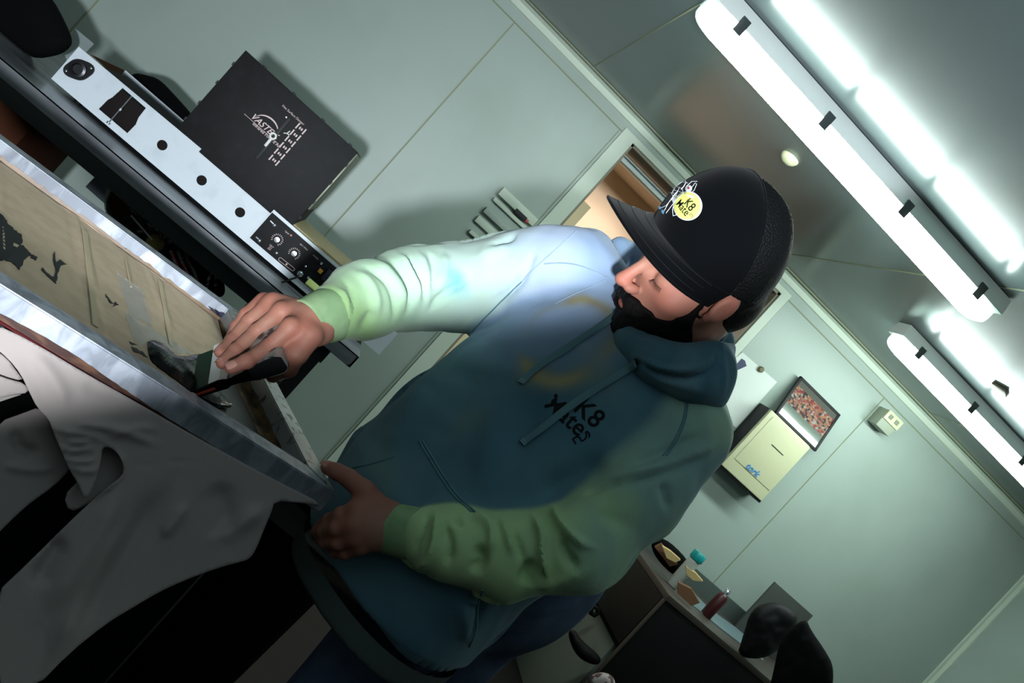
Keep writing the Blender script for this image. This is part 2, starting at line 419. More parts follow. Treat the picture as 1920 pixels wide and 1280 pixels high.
b = MB(); b.box((x0-.62, 4.52, 0), (x0, 4.56, 2.03), .003); b.box((x0-.54, 4.505, 1.1), (x0-.08, 4.53, 1.93), .01); b.box((x0-.54, 4.505, .2), (x0-.08, 4.53, 1.0), .01); b.build('door_leaf', M_cream, dr)
b = MB(); b.box((DX0-1.0, 5.3, 0), (DX1+1.2, 5.4, 2.5)); b.box((DX0-1.1, YW+.16, 0), (DX0-1.0, 5.4, 2.5)); b.box((DX1+1.2, YW+.16, 0), (DX1+1.3, 5.4, 2.5)); struct(b.build('wall_hallway', M_beige))
b = MB(); b.box((DX0-1.1, YW+.1, 2.42), (DX1+1.3, 5.4, 2.5)); struct(b.build('ceiling_hallway', M_beige))
b = MB(); b.box((DX0-1.1, YW+.1, -.1), (DX1+1.3, 5.4, 0)); struct(b.build('floor_hallway', M_floor))

# ------------------------------------------------------------------ ceiling lamps
M_emit = mat('glowing tube diffuser', rgb(235, 245, 240), .4, emit=((.84, 1.0, .95, 1), LAMP_E))
M_clear = mat('frosted lamp end', rgb(196, 206, 204), .25, trans=.35)
M_house = mat('grey lamp housing', rgb(214, 222, 218), .45)
M_clip = mat('dark grey clip', rgb(52, 60, 60), .4)
def lamp(a, c, label, n=4, em=None):
    a = np.array(a, float); c = np.array(c, float); t = c-a; L = np.linalg.norm(t); t /= L; s = np.cross((0, 0, 1), t); z = np.array((0, 0, 1.))
    r = empty('ceiling_lamp', (a+c)/2, label, 'ceiling lamp', 'ceiling lamps')
    def prof(w0, z0, w1, z1, rr):   # rounded trough
        return [(-w0, z0), (w0, z0), (w1, z1+rr), (w1-rr*.4, z1+rr*.35), (w1-rr, z1), (-w1+rr, z1), (-w1+rr*.4, z1+rr*.35), (-w1, z1+rr)]
    zt = ZC-.002-a[2]
    MB().prism([(-.045, zt), (.045, zt), (.056, .012), (.056, -.004), (-.056, -.004), (-.056, .012)], a, s, z, t, L).build('housing', M_house, r)
    e = .075
    MB().prism(prof(.052, -.004, .05, -.062, .022), a+t*e, s, z, t, L-2*e).build('diffuser', em or M_emit, r, 50)
    for q, d in ((a+t*e, -1), (c-t*e, 1)):
        vs = []; m = MB(); rings = []
        for k in range(7):
            al = k/6*math.pi/2; sc = max(math.cos(al), .18)**.55; rings.append([q+t*d*e*math.sin(al)+s*x*sc+z*(y*(1 if k < 1 else .5+.5*sc)) for x, y in prof(.052, -.004, .05, -.062, .022)])
        n8 = 8; fs = []
        for k in range(6):
            for j in range(n8): fs.append((k*n8+j, k*n8+(j+1) % n8, (k+1)*n8+(j+1) % n8, (k+1)*n8+j))
        fs += [tuple(range(n8)), tuple(range(6*n8, 7*n8))]
        m.add([p for rg in rings for p in rg], fs); m.build('end_cap', M_clear, r, 60)
    for k in range(n):
        q = a+t*(L*(.085+.83*k/(n-1)))
        for sd in (-1, 1):
            m = MB(); m.frame_box(q+s*sd*.058+z*(-.004), t, s, z, .015, .003, .024, .002); m.frame_box(q+s*sd*.055+z*(-.028), t, s, z, .015, .006, .003, .002); m.build('clip', M_clip, r)
    return r
za = 2.345
def lp(x, y): return onz(x, y, za-.02)+np.array((0, 0, .02))
lamp(lp(1318, 8), lp(1848, 592), 'long bright tube lamp on the ceiling, crossing above the cap, both ends visible')
q0 = lp(1675, 630); q1 = lp(1925, 888); dq = (q1-q0)/np.linalg.norm(q1-q0)
lamp(q0, q0+dq*1.32, 'bright tube lamp beside the back wall at the right, cut off by the picture edge')
lamp((1.6, 1.05, za), (2.9, 1.02, za), 'added fill tube lamp on the ceiling at the right, outside the picture', em=mat('fill tube diffuser', rgb(235, 245, 240), .4, emit=((.84, 1.0, .95, 1), 15)))  # unseen lamp added as soft fill on the person
# small ceiling fittings
r = empty('ceiling_sensor', onz(1482, 295, ZC), 'small cream round cap on the ceiling beside the long lamp', 'sensor')
r['_p'] = 0
MB().lathe([(.036, 0), (.036, -.006), (.03, -.016), (.016, -.026), (.004, -.028)], r.location, (0, 0, 1)).build('cover', M_cream2, r, 60)
pz = onz(1876, 728, ZC)
o = MB().frame_box(pz-np.array((0, 0, .006)), (.8, .6, 0), (-.6, .8, 0), (0, 0, 1), .036, .03, .006, .003).build('mounting_plate', mat('brown plate', rgb(104, 92, 70), .5)); setp(o, 'small brown square plate on the ceiling near the right edge', 'plate')

# ------------------------------------------------------------------ things on the back wall
def wallbox(name, px, dep, m, parent, bev=.004, off=0):
    """axis aligned box on the wall: px = two opposite corners given in the photo frame"""
    a, c = W(px[0], px[1], off+dep), W(px[2], px[3], off+dep)
    lo = (min(a[0], c[0]), YW-off-dep, min(a[2], c[2])); hi = (max(a[0], c[0]), YW-off, max(a[2], c[2]))
    return MB().box(lo, hi, bev).build(name, m, parent), lo, hi
# switch trunking left of the door
r = empty('cable_trunking', W(990, 400), 'pale plastic cable trunking bars on the wall above the raised arm', 'trunking')
for (xa, ya, xb, yb, wd, dep) in ((938, 357, 1040, 462, .045, .03), (925, 372, 1020, 470, .02, .018), (908, 392, 985, 470, .03, .035), (893, 408, 960, 470, .035, .025), (880, 432, 920, 472, .02, .03)):
    a = W(xa, ya); c = W(xb, yb); x1 = min(a[0]+.55, DX0-.095)
    MB().box((a[0], YW-dep, a[2]-wd/2), (x1, YW, a[2]+wd/2), .004).build('trunking_bar', M_trim if dep != .035 else M_wall, r)
a = W(976, 403, .03); MB().box((a[0]-.035, YW-.034, a[2]-.012), (a[0]+.035, YW-.03, a[2]+.012), .001).build('label', M_black, r)
MB().box((a[0]+.035, YW-.034, a[2]-.008), (a[0]+.05, YW-.03, a[2]+.008), .001).build('indicator', mat('red indicator', rgb(190, 60, 70), .4), r)
# dispenser
a = W(1347, 872, .13); c = W(1520, 842, .13); d_ = W(1430, 937, .13); e_ = W(1452, 768, .13)
X0, X1 = (a[0]+e_[0])/2, (c[0]+d_[0])/2; Z0, Z1 = (a[2]+d_[2])/2, (c[2]+e_[2])/2
r = empty('towel_dispenser', ((X0+X1)/2, YW, Z0), 'ivory metal paper dispenser on the wall under the framed photo', 'dispenser')
MB().box((X0, YW-.13, Z0), (X1, YW, Z1), .012).build('body', M_cream2, r)
MB().box((X0+.03, YW-.1335, Z0+.07), (X1-.012, YW-.129, Z1-.02), .004).build('door', M_cream2, r)
MB().box((X0-.006, YW-.12, Z0-.012), (X1+.004, YW-.002, Z0+.004), .004).build('tray', M_black, r)
MB().box((X0-.006, YW-.11, Z0), (X0+.001, YW-.002, Z1), .002).build('side_panel', M_black, r)
MB().box((X0+.13, YW-.136, Z0+.25), (X0+.22, YW-.133, Z0+.254)).build('slot', M_dsteel, r)
text('logo', 'tork', ((X0+X1)/2-.01, YW-.137, Z0+.09), (1, 0, 0), (0, 0, 1), .05, mat('blue print', rgb(60, 130, 190), .5), r, shear=.3, bold=.02)
# framed team photo standing on the dispenser
A = [W(1497, 702, .03), W(1572, 773, .03), W(1528, 838, .03), W(1452, 768, .03)]
fx0 = (A[0][0]+A[3][0])/2; fx1 = (A[1][0]+A[2][0])/2; fz0 = Z1+.004; fz1 = (A[0][2]+A[1][2])/2
r = empty('picture_frame', ((fx0+fx1)/2, YW, fz0), 'black framed group photo leaning on top of the dispenser', 'picture')
tl = .06
ay = np.array((0, tl, fz1-fz0)); hh = np.linalg.norm(ay); ay = ay/hh; nrm = np.array((0, -ay[2], ay[1])); o0 = np.array((fx0, YW-.085, fz0)); wd = fx1-fx0
b = MB()
for (x0, y0, x1, y1) in ((0, 0, wd, .014), (0, hh-.014, wd, hh), (0, 0, .014, hh), (wd-.014, 0, wd, hh)):
    c = o0+np.array((1, 0, 0))*(x0+x1)/2+ay*(y0+y1)/2; b.frame_box(c, (1, 0, 0), ay, nrm, (x1-x0)/2, (y1-y0)/2, .009, .002)
b.build('frame', M_black, r)
def crowdmat():
    m = bpy.data.materials.new('group photo print'); m.use_nodes = True; t = m.node_tree; bs = t.nodes['Principled BSDF']; bs.inputs['Roughness'].default_value = .12
    tc = t.nodes.new('ShaderNodeTexCoord'); sp = t.nodes.new('ShaderNodeSeparateXYZ'); t.links.new(tc.outputs['Generated'], sp.inputs[0])
    vo = t.nodes.new('ShaderNodeTexVoronoi'); vo.inputs['Scale'].default_value = 15
    mp = t.nodes.new('ShaderNodeMapping'); mp.inputs['Scale'].default_value = (1.4, 1, 1); t.links.new(tc.outputs['Generated'], mp.inputs[0]); t.links.new(mp.outputs[0], vo.inputs['Vector'])
    cr = t.nodes.new('ShaderNodeValToRGB'); sx = t.nodes.new('ShaderNodeSeparateColor'); t.links.new(vo.outputs['Color'], sx.inputs[0]); t.links.new(sx.outputs[0], cr.inputs[0])
    e = cr.color_ramp.elements; e[0].position = 0; e[0].color = rgb(130, 88, 68); e[1].position = 1; e[1].color = rgb(40, 50, 70)
    for p, cc in ((.3, rgb(120, 52, 52)), (.5, rgb(150, 108, 84)), (.65, rgb(44, 42, 40)), (.88, rgb(140, 136, 130))): x = e.new(p); x.color = cc
    cr.color_ramp.interpolation = 'CONSTANT'
    r2 = t.nodes.new('ShaderNodeValToRGB'); t.links.new(sp.outputs['Z'], r2.inputs[0]); r2.color_ramp.interpolation = 'CONSTANT'
    e = r2.color_ramp.elements; e[0].position = 0; e[0].color = (0, 0, 0, 1); e[1].position = .84; e[1].color = (0, 0, 0, 1); x = e.new(.34); x.color = (1, 1, 1, 1)
    r3 = t.nodes.new('ShaderNodeValToRGB'); t.links.new(sp.outputs['Z'], r3.inputs[0]); r3.color_ramp.interpolation = 'CONSTANT'
    e = r3.color_ramp.elements; e[0].position = 0; e[0].color = rgb(196, 204, 206); e[1].position = .84; e[1].color = rgb(84, 84, 78); x = e.new(.16); x.color = rgb(92, 104, 92)
    mx = t.nodes.new('ShaderNodeMix'); mx.data_type = 'RGBA'; t.links.new(r2.outputs[0], mx.inputs[0]); t.links.new(r3.outputs[0], mx.inputs[6]); t.links.new(cr.outputs[0], mx.inputs[7])
    t.links.new(mx.outputs[2], bs.inputs['Base Color']); return m
MB().frame_box(o0+np.array((1, 0, 0))*wd/2+ay*hh/2+nrm*.002, (1, 0, 0), ay, nrm, wd/2-.012, hh/2-.012, .002).build('photo', crowdmat(), r)
# thermostat
a = W(1650, 785)
r = empty('thermostat', (a[0], YW, a[2]), 'small ivory wall thermostat box right of the framed photo', 'thermostat')
MB().box((a[0]-.055, YW-.085, a[2]-.055), (a[0]+.055, YW, a[2]+.05), .008).build('housing', mat('grey ivory plastic', rgb(150, 158, 140), .5), r)
MB().box((a[0]-.055, YW-.094, a[2]-.004), (a[0]+.06, YW-.08, a[2]+.054), .006).build('cover', M_cream2, r)
for s in (-.024, .024): MB().box((a[0]+s-.012, YW-.098, a[2]+.014), (a[0]+s+.012, YW-.093, a[2]+.038), .003).build('button', mat('grey button', rgb(120, 128, 108), .5), r)
# papers
def wallsheet(name, pts, off, m, label, cat, th=.001):
    q = [W(x, y, off) for x, y in pts]
    o = plate(name, [(p[0], p[2]) for p in q], lambda x, z: np.array((x, YW-off, z)), (0, th, 0), m); setp(o, label, cat); return o
wallsheet('paper_notice', [(1392, 660), (1457, 716), (1380, 802), (1300, 740)], .004, M_paper, 'white paper notice pinned to the wall behind the person\'s shoulder', 'notice')
wallsheet('sticky_label', [(1397, 676), (1391, 672), (1374, 690), (1380, 695), (1400, 686)], .006, mat('navy label', rgb(34, 40, 84), .5), 'small navy blue label stuck on the white paper notice', 'label')
a = W(1426, 692, .006); o = MB().lathe([(.016, 0), (.016, .01), (.011, .014)], a, (0, -1, 0)).build('magnet', mat('olive magnet', rgb(96, 92, 60), .4)); setp(o, 'round olive magnet holding the white paper notice', 'magnet')

# ------------------------------------------------------------------ steel table against the back of the room
YD = 2.70                                   # front face of the dryer
ZT = .90
def D(x, y, off=0): return ony(x, y, YD-off)
r = empty('work_table', (-.5, 2.9, 0), 'stainless steel work table with black legs carrying the dryer', 'table')
XT0, XT1 = -1.55, .275; YT0, YT1 = 2.50, 3.42
b = MB(); b.box((XT0, YT0, ZT-.004), (XT1, YT1, ZT), 0)
pf = [(0, 0), (0, -.042), (.012, -.046), (.012, -.040), (.006, -.036), (.006, -.004)]
b.prism(pf, (XT0, YT0, ZT), (0, 1, 0), (0, 0, 1), (1, 0, 0), XT1-XT0); b.prism(pf, (XT1, YT0, ZT), (-1, 0, 0), (0, 0, 1), (0, 1, 0), YT1-YT0)
b.build('table_top', M_steel, r)
MB().box((XT0+.04, YT0+.05, ZT-.10), (XT1-.07, YT0+.08, ZT-.02), .002).build('apron', M_dsteel, r)
for x, y in ((XT1-.10, YT0+.06), (XT1-.10, YT1-.08), (XT0+.08, YT0+.06), (XT0+.08, YT1-.08)):
    MB().box((x-.022, y-.022, 0), (x+.022, y+.022, ZT-.045), .003).build('leg', M_black, r)
MB().box((XT0+.08, YT1-.10, .25), (XT1-.1, YT1-.06, .29), .003).build('stretcher', M_black, r)
MB().box((XT1-.12, YT0+.06, .25), (XT1-.08, YT1-.08, .29), .003).build('stretcher', M_black, r)
MB().box((XT0+.06, YT0+.12, .30), (-.42, YT1-.08, .32), .003).build('shelf', M_dsteel, r)

# conveyor dryer
r = empty('conveyor_dryer', (-.4, 3.0, ZT+.012), 'conveyor dryer with white side panel and square black heater box', 'dryer')
pT = lambda x, y: (D(x, y)[0], D(x, y)[2])
zb = .914; zt_ = 1.034
x_l = pT(96, 147)[0]
outl = [(x_l, zb), (.34, zb), (.34, zt_-.028), (.165, zt_-.028), (.165, zt_+.016), (pT(507, 400)[0], zt_+.016), (pT(507, 400)[0], zt_), (pT(372, 285)[0], zt_), (pT(372, 285)[0], zt_+.012), (x_l, zt_+.004)]
sl = [pT(x, y) for x, y in ((232, 162), (271, 195), (228, 243), (190, 211))]
slot = [(sl[0][0], zt_-.004), (sl[1][0]+.01, zt_-.004), (sl[1][0]+.012, zt_-.04), (sl[2][0]+.02, zt_-.062), (sl[2][0]+.018, zb+.022), (sl[3][0]-.012, zb+.022), (sl[3][0]-.01, zt_-.06), (sl[0][0]-.004, zt_-.045)]
holes = [circle(*pT(304, 272), .0155), circle(*pT(378, 338), .0155), circle(*pT(450, 398), .0155), slot]
plate('side_panel', outl, lambda x, z: np.array((x, YD, z)), (0, .004, 0), M_white, r, holes)
MB().box((x_l+.02, YD+.02, zb+.006), (.30, YD+.45, zt_-.012), .002).build('chassis', mat('dark brown chassis', rgb(22, 15, 13), .7, spec=.2), r)
MB().box((x_l, YD+.46, zb), (.34, YD+.464, zt_), 0).build('side_panel', M_white, r)
for x in (x_l+.08, .2):
    for y in (YD+.05, YD+.40): MB().lathe([(.012, ZT+.0005), (.014, zb+.01)], (x, y, 0), (0, 0, 1), 14).build('foot', M_rubber, r)
# adjusting rod in the slot
a = np.array((sl[0][0]+.035, YD-.004, zt_-.004)); c = a+np.array((0.0, 0, -.105))
MB().tube([a, c], .0022).lathe([(.004, -.004), (.004, .004)], (a+c)/2, (0, 0, 1), 10).lathe([(.007, -.004), (.007, .003)], c, (0, 0, 1), 12).build('adjusting_rod', M_chrome, r)
# flange bearing
cx, cz = pT(149, 131); ang = 50
fb = []
for k in range(36):
    t = 2*math.pi*k/36; rr = .030+.013*abs(math.cos(t))**6; fb.append((cx+rr*math.cos(t+math.radians(ang)), cz+rr*math.sin(t+math.radians(ang))))
o = plate('bearing', fb, lambda x, z: np.array((x, YD-.008, z)), (0, .008, 0), M_blackm, r)
MB().lathe([(.024, 0), (.024, .012), (.017, .014), (.014, .004)], (cx, YD-.008, cz), (0, -1, 0)).build('bearing_race', mat('dark steel', rgb(60, 60, 62), .35, metal=.8), o)
for s in (-1, 1):
    MB().lathe([(.0045, 0), (.0045, .004), (.002, .005)], (cx+s*.035*math.cos(math.radians(ang)), YD-.008, cz+s*.035*math.sin(math.radians(ang))), (0, -1, 0), 10).build('bolt', M_dsteel, o)
# control panel
PL, PR = pT(507, 405), pT(472, 447)
cx0, cx1 = pT(490, 425)[0]-.004, .17; cz0, cz1 = zb+.020, zt_+.006
o = MB().box((cx0, YD-.003, cz0), (cx1, YD, cz1), .001).build('control_panel', M_blackm, r)
def C(x, y): p = pT(x, y); return np.array((p[0], YD-.003, p[1]))
M_knob = M_chrome
for (x, y) in ((520, 449), (552, 475)):
    c = C(x, y); MB().lathe([(.0095, 0), (.0095, .006), (.0085, .012), (.001, .0125)], c, (0, -1, 0)).build('knob', M_knob, o)
    b = MB()
    for k in range(14):
        t = math.radians(-130+k*20); d = np.array((math.sin(t), 0, math.cos(t))); s = np.cross(d, (0, 1, 0)); b.frame_box(c+d*.0165, d, s, (0, 1, 0), .0026, .0009, .0004)
    b.build('dial_marks', M_print, o)
for (x, y, rr) in ((515, 422, .005), (487, 451, .005), (519, 474, .0045), (603, 493, .004), (578, 520, .004), (573, 499, .0035)):
    MB().lathe([(rr, 0), (rr, .003), (rr*.5, .0045)], C(x, y), (0, -1, 0), 14).build('screw', M_chrome, o)
for (x, y, x2, y2) in ((507, 414, 514, 421), (480, 444, 487, 450)): MB().tube([C(x, y), C(x2, y2)], .003, 8).build('screw', M_chrome, o)
c = C(563, 513); MB().lathe([(.0095, 0), (.0095, .004), (.006, .006)], c, (0, -1, 0)).build('cable_gland', M_chrome, o)
c1 = C(560, 517)+np.array((0, -.01, 0))
pw = [c1, c1+np.array((-.006, -.02, -.012)), c1+np.array((-.03, -.055, -.05)), c1+np.array((-.042, -.09, -.085)), c1+np.array((-.05, -.235, -.09)), c1+np.array((-.052, -.275, -.14))]
MB().tube(smoothpoly([tuple(p) for p in pw], False, 2), .0032, 8).build('power_cable', M_rubber, r)
sl2 = [C(526, 486), C(549, 504)]; b = MB()
a, c = sl2; d = (c-a)/np.linalg.norm(c-a); s = np.cross(d, (0, 1, 0)); rp = []
for k in range(24):
    t = 2*math.pi*k/24; rp.append((a if math.cos(t) < 0 else c)+d*math.cos(t)*.0055+s*math.sin(t)*.0055+np.array((0, -.001, 0)))
b.tube(rp, .0008, 6, closed=True); b.lathe([(.003, 0), (.003, .002)], (a+c)/2, (0, -1, 0), 8); b.build('rating_mark', M_print, o)
text('dial_text', 'TEMP', C(538, 436)+np.array((0, -.0006, 0)), (1, 0, 0), (0, 0, 1), .007, M_print, o)
text('dial_text', 'BELT SPEED', C(570, 463)+np.array((0, -.0006, 0)), (1, 0, 0), (0, 0, 1), .006, M_print, o)
text('dial_text', 'POWER', C(592, 482)+np.array((0, -.0006, 0)), (1, 0, 0), (0, 0, 1), .006, M_print, o)
text('dial_text', 'HEAT\nON\nOFF', C(507, 464)+np.array((0, -.0006, 0)), (1, 0, 0), (0, 0, 1), .0062, M_print, o)
MB().lathe([(.003, 0), (.003, .002)], C(546, 441), (0, -1, 0), 8).build('indicator', mat('red lamp', rgb(190, 30, 30), .3), o)
MB().box(tuple(C(600, 508)+np.array((-.006, -.004, -.006))), tuple(C(600, 508)+np.array((.008, 0, .008))), .001).build('indicator', mat('amber lamp', rgb(206, 150, 60), .3), o)
c = C(618, 520); MB().box((c[0]-.02, YD-.012, c[2]-.02), (c[0]+.05, YD-.002, c[2]+.02), .002).build('switch_cover', mat('dark blue grey', rgb(34, 40, 50), .4), o)
# black heater box: front face set back a little
YBX = YD+.012
def Bx(x, y): p = ony(x, y, YBX); return (p[0], p[2])
bx0 = (Bx(462, 92)[0]+Bx(357, 212)[0])/2; bx1 = Bx(672, 289)[0]-.006; bz1 = (Bx(462, 92)[1]+Bx(672, 289)[1])/2
o = MB().box((bx0, YBX, zt_-.004), (bx1, YBX+.40, bz1), .002).build('heater_box', M_blackm, r)
for x in (.16, .42, .68, .93): MB().box((bx0+(bx1-bx0)*x-.006, YBX-.002, bz1-.001), (bx0+(bx1-bx0)*x+.006, YBX+.01, bz1+.004), .001).build('rivet', M_black, o)
for z in (.15, .35, .6, .83):
    for xa, xb in ((bx0-.004, bx0+.001), (bx1-.001, bx1+.004)): MB().box((xa, YBX, zt_+(bz1-zt_)*z-.006), (xb, YBX+.01, zt_+(bz1-zt_)*z+.006), .001).build('rivet', M_black, o)
MB().box((bx1-.001, YBX+.02, zt_+.085), (bx1+.006, YBX+.35, bz1-.006), .001).build('side_panel', mat('olive steel', rgb(86, 90, 76), .4, metal=.5), o)
def Lg(x, y, off=.0008): p = ony(x, y, YBX-off); return np.array(p)
# maker's print
text('maker_print', 'VASTEX', Lg(495, 236), (1, 0, 0), (0, 0, 1), .027, M_print, o, shear=.35, bold=.012)
text('maker_print', 'Infrared Forced Air', Lg(496, 247)+np.array((.012, 0, -.004)), (1, 0, 0), (0, 0, 1), .0135, M_print, o, bold=.01)
text('maker_print', 'Hot Surface Danger', Lg(548, 214)+np.array((.004, 0, 0)), (1, 0, 0), (0, 0, 1), .0105, M_print, o)
b = MB(); c = Lg(495, 236); arc = []
for k in range(17):
    t = math.radians(12+k*156/16); arc.append((t, .044, .040))
vs = []; 
for k, (t, a_, b_) in enumerate(arc):
    wv = .0045*math.sin(math.pi*k/16)+.0004
    vs.append(c+np.array((-(a_)*math.cos(t)+.006, 0, b_*math.sin(t)-.006))); vs.append(c+np.array((-(a_-wv)*math.cos(t)+.006, 0, (b_-wv)*math.sin(t)-.006)))
b.add(vs, [(2*i, 2*i+1, 2*i+3, 2*i+2) for i in range(16)])
b.frame_box(c+np.array((0, 0, -.0125)), (1, 0, .0), (0, 1, 0), (0, 0, 1), .066, .0003, .0006); b.build('maker_print', M_print, o)
b = MB()
for k in range(6):   # scale bars
    q = Lg(507+k*10.0, 294-k*11.8)+np.array((.002, 0, .0))
    for j, (hh, dx) in enumerate(((.010, 0), (.004, .0095), (.004, .0165), (.010, .026))):
        b.box((q[0]+dx-.0022, q[1]-.0005, q[2]-hh), (q[0]+dx+.0022, q[1], q[2]+hh))
b.build('maker_print', M_print, o)
# slider with knob
a = Lg(480, 297, .004); c = Lg(543, 221, .004)
b = MB(); b.frame_box((a+c)/2, (c-a)/np.linalg.norm(c-a), np.cross((c-a)/np.linalg.norm(c-a), (0, 1, 0)), (0, 1, 0), np.linalg.norm(c-a)/2, .006, .003, .001); b.build('slider_rod', M_black, o)
q = Lg(512, 255, .012); d = (c-a)/np.linalg.norm(c-a); s = np.cross(d, (0, 1, 0))
bk = MB(); hexo = [(q[0]+.0125*math.cos(t), q[2]+.0125*math.sin(t)) for t in [k*math.pi/3 for k in range(6)]]
k_ = plate('slider_bracket', hexo, lambda x, z: np.array((x, q[1], z)), (0, .006, 0), M_whitep, o, [circle(q[0], q[2], .006, 16)])
MB().frame_box(q-d*.025+np.array((0, .004, 0)), d, s, (0, 1, 0), .015, .0042, .002, .001).build('slider_arm', M_whitep, o)
q = Lg(538, 250, .008); MB().tube([q+(-.008, 0, -.006), q, q+(.002, 0, .012)], .0018, 6).tube([q, q+(.009, 0, .001)], .0018, 6).build('wing_nut', M_whitep, o)
for x, y in ((430, 338), (441, 349), (537, 220)): MB().lathe([(.003, 0), (.003, .002)], Lg(x, y, .001), (0, -1, 0), 8).build('screw', M_chrome, o)
# belt bed to the right of the box
o = MB().box((bx1-.02, YD+.03, zt_+.002), (.33, YD+.40, zt_+.022), .002).build('conveyor_belt', mat('tan belt mesh', rgb(158, 146, 106), .6, n=(160, rgb(120, 112, 84), .45, .6, (3, .3, 1))), r)
MB().box((.20, YD+.22, zt_), (.36, YD+.42, zt_+.05), .004).build('belt_roller_bracket', M_black, r)
MB().box((.165, YD-.01, zt_-.07), (.30, YD+.06, zt_+.012), .004).build('roller_guard', M_black, r)
a = np.array(D(590, 538, .06)); o = MB().frame_box(a, (1, 0, 0), (0, .6, .8), (0, -.8, .6), .03, .012, .004, .002).build('sticky_tab', mat('yellow green tab', rgb(190, 204, 120), .6), r)

# ------------------------------------------------------------------ soft dark things
def pillow(name, px, d, thick, m, parent=None, step=5, smooth=180, dip=0, crumple=0):
    """inflated solid with its own distance and thickness"""
    o = densify(smoothpoly(px), step); V, fs = triangulate(o, step=step)
    dist = polydist(V[:, 0], V[:, 1], o, True); mx = dist.max(); g = np.sqrt(np.clip(1-(1-dist/mx)**2, 0, 1))
    A = []; B = []
    for (x, y), k in zip(V, g):
        dd = d(x, y) if callable(d) else d; c = 0
        q = P(x, y, dd); n = -ray(x, y); n /= np.linalg.norm(n)
        if crumple: c = crumple*float(sn(q[None], 60, 3)[0]+.6*sn(q[None], 140, 5)[0])*min(1, k*2)
        A.append(q+n*(thick*.5*k+c)); B.append(q-n*thick*.5*(k+.02))
    return solid(A, B, fs).build(name, m, parent, smooth)
def clampz(o, z):
    for v in o.data.vertices: v.co.z = max(v.co.z, z)
M_cloth_blk = mat('black fabric', rgb(7, 8, 9), .9, spec=.1)
ln = pillow('folded_black_cloth', [(-60, -40), (30, -60), (95, -10), (122, 40), (138, 78), (128, 93), (110, 104), (60, 112), (0, 75), (-60, 40)], 2.55, .16, M_cloth_blk); clampz(ln, ZT+.0015); setp(ln, 'black cloth bundle at the far left end of the table', 'cloth')
ln = pillow('black_bag', [(233, 150), (252, 136), (272, 140), (298, 147), (326, 176), (360, 214), (398, 262), (392, 330), (340, 330), (290, 270), (262, 190)], 3.02, .14, M_cloth_blk); clampz(ln, ZT+.0015); setp(ln, 'soft black bag lying behind the white dryer panel', 'bag')
ba = [(165, 99), (200, 116), (243, 136), (270, 165), (298, 208), (270, 186), (215, 140)]
o = plate('cardboard_flap', ba, lambda x, y: P(x, y, 3.02), np.array((.0, .006, 0)), mat('brown board', rgb(140, 100, 74), .8)); setp(o, 'brown cardboard flap standing behind the white dryer panel', 'cardboard')
o = plate('clear_plastic_sleeve', [(118, 95), (140, 52), (176, 82), (160, 100), (135, 140)], lambda x, y: P(x, y, 2.75), np.array((0, .004, 0)), mat('clear plastic', rgb(200, 214, 214), .2, alpha=.25)); setp(o, 'clear plastic sleeve sticking up at the dryer\'s left end', 'plastic sleeve')
# under the table
def ux(x, y, Y=2.62): return ony(x, y, Y)
o = MB().box((-1.25, 2.66, .322), (-.86, 3.1, .84), .004).build('cardboard_box', mat('dark brown cardboard', rgb(70, 40, 26), .85, spec=.1)); setp(o, 'brown cardboard box on the shelf under the steel table', 'box')
M_bag = mat('crinkled black plastic', rgb(8, 9, 12), .16, spec=.7, bump=(30, .9, .01))
o = pillow('black_plastic_bag', [(205, 330), (250, 340), (300, 372), (345, 395), (385, 440), (392, 480), (350, 520), (290, 500), (240, 460), (190, 400)], 2.74, .20, M_bag, crumple=.006); clampz(o, .3215); setp(o, 'crinkled shiny black plastic bag on the shelf under the table', 'plastic bag')
o = pillow('black_pouch', [(380, 470), (402, 486), (418, 520), (424, 550), (410, 560), (385, 540), (340, 500), (352, 470)], 2.56, .05, M_cloth_blk); setp(o, 'soft black pouch hanging under the table beside striped cord', 'pouch')
o = MB().lathe([(.02, -.02), (.026, -.006), (.026, .006), (.02, .018), (.008, .022)], P(291, 455, 2.55), (.3, -1, .3)).build('yellow_reel', mat('dull yellow plastic', rgb(150, 134, 64), .5), smooth=60); setp(o, 'dull yellow plastic reel on the black plastic bag', 'reel')
o = MB().tube([P(246, 404, 2.5), P(286, 450, 2.5)], .0028, 6).build('white_stick', M_whitep); setp(o, 'thin white stick poking out over the far screen rail', 'stick')
M_rope = mat('striped cord', rgb(150, 146, 138), .8, n=(90, rgb(20, 20, 22), .49, .51))
cl = [(412, 488), (404, 502), (392, 520), (386, 540)], [(412, 488), (409, 506), (405, 524), (404, 536)]
b = MB()
for c in cl: b.tube([P(x, y, 2.50) for x, y in smoothpoly(c, False)], .004, 8)
o = b.build('striped_cord', M_rope); setp(o, 'black and white striped cord looped beneath the table edge', 'cord')
b = MB()
for k in range(3): b.tube([P(x, y, 2.47+.02*k) for x, y in smoothpoly([(320+k*14, 470), (328+k*12, 490), (338+k*14, 512), (346+k*12, 530)], False)], .006, 8)
o = b.build('cable_bundle', mat('grey red cable', rgb(90, 84, 86), .5, n=(40, rgb(110, 30, 30), .5, .55))); setp(o, 'bundle of grey and red cables below the black plastic bag', 'cables')
o = plate('printed_sheet', [(160, 350), (196, 312), (300, 392), (285, 425), (240, 420)], lambda x, y: P(x, y, 2.95), (0, .003, 0), mat('pale blue grey sheet', rgb(120, 134, 142), .5)); setp(o, 'pale blue grey printed sheet under the steel table', 'sheet')
text('print', 'SCREEN', P(203, 340, 2.93), (.99, 0, .0), (0, 0, 1), .03, mat('brown print', rgb(90, 60, 60), .6), o)

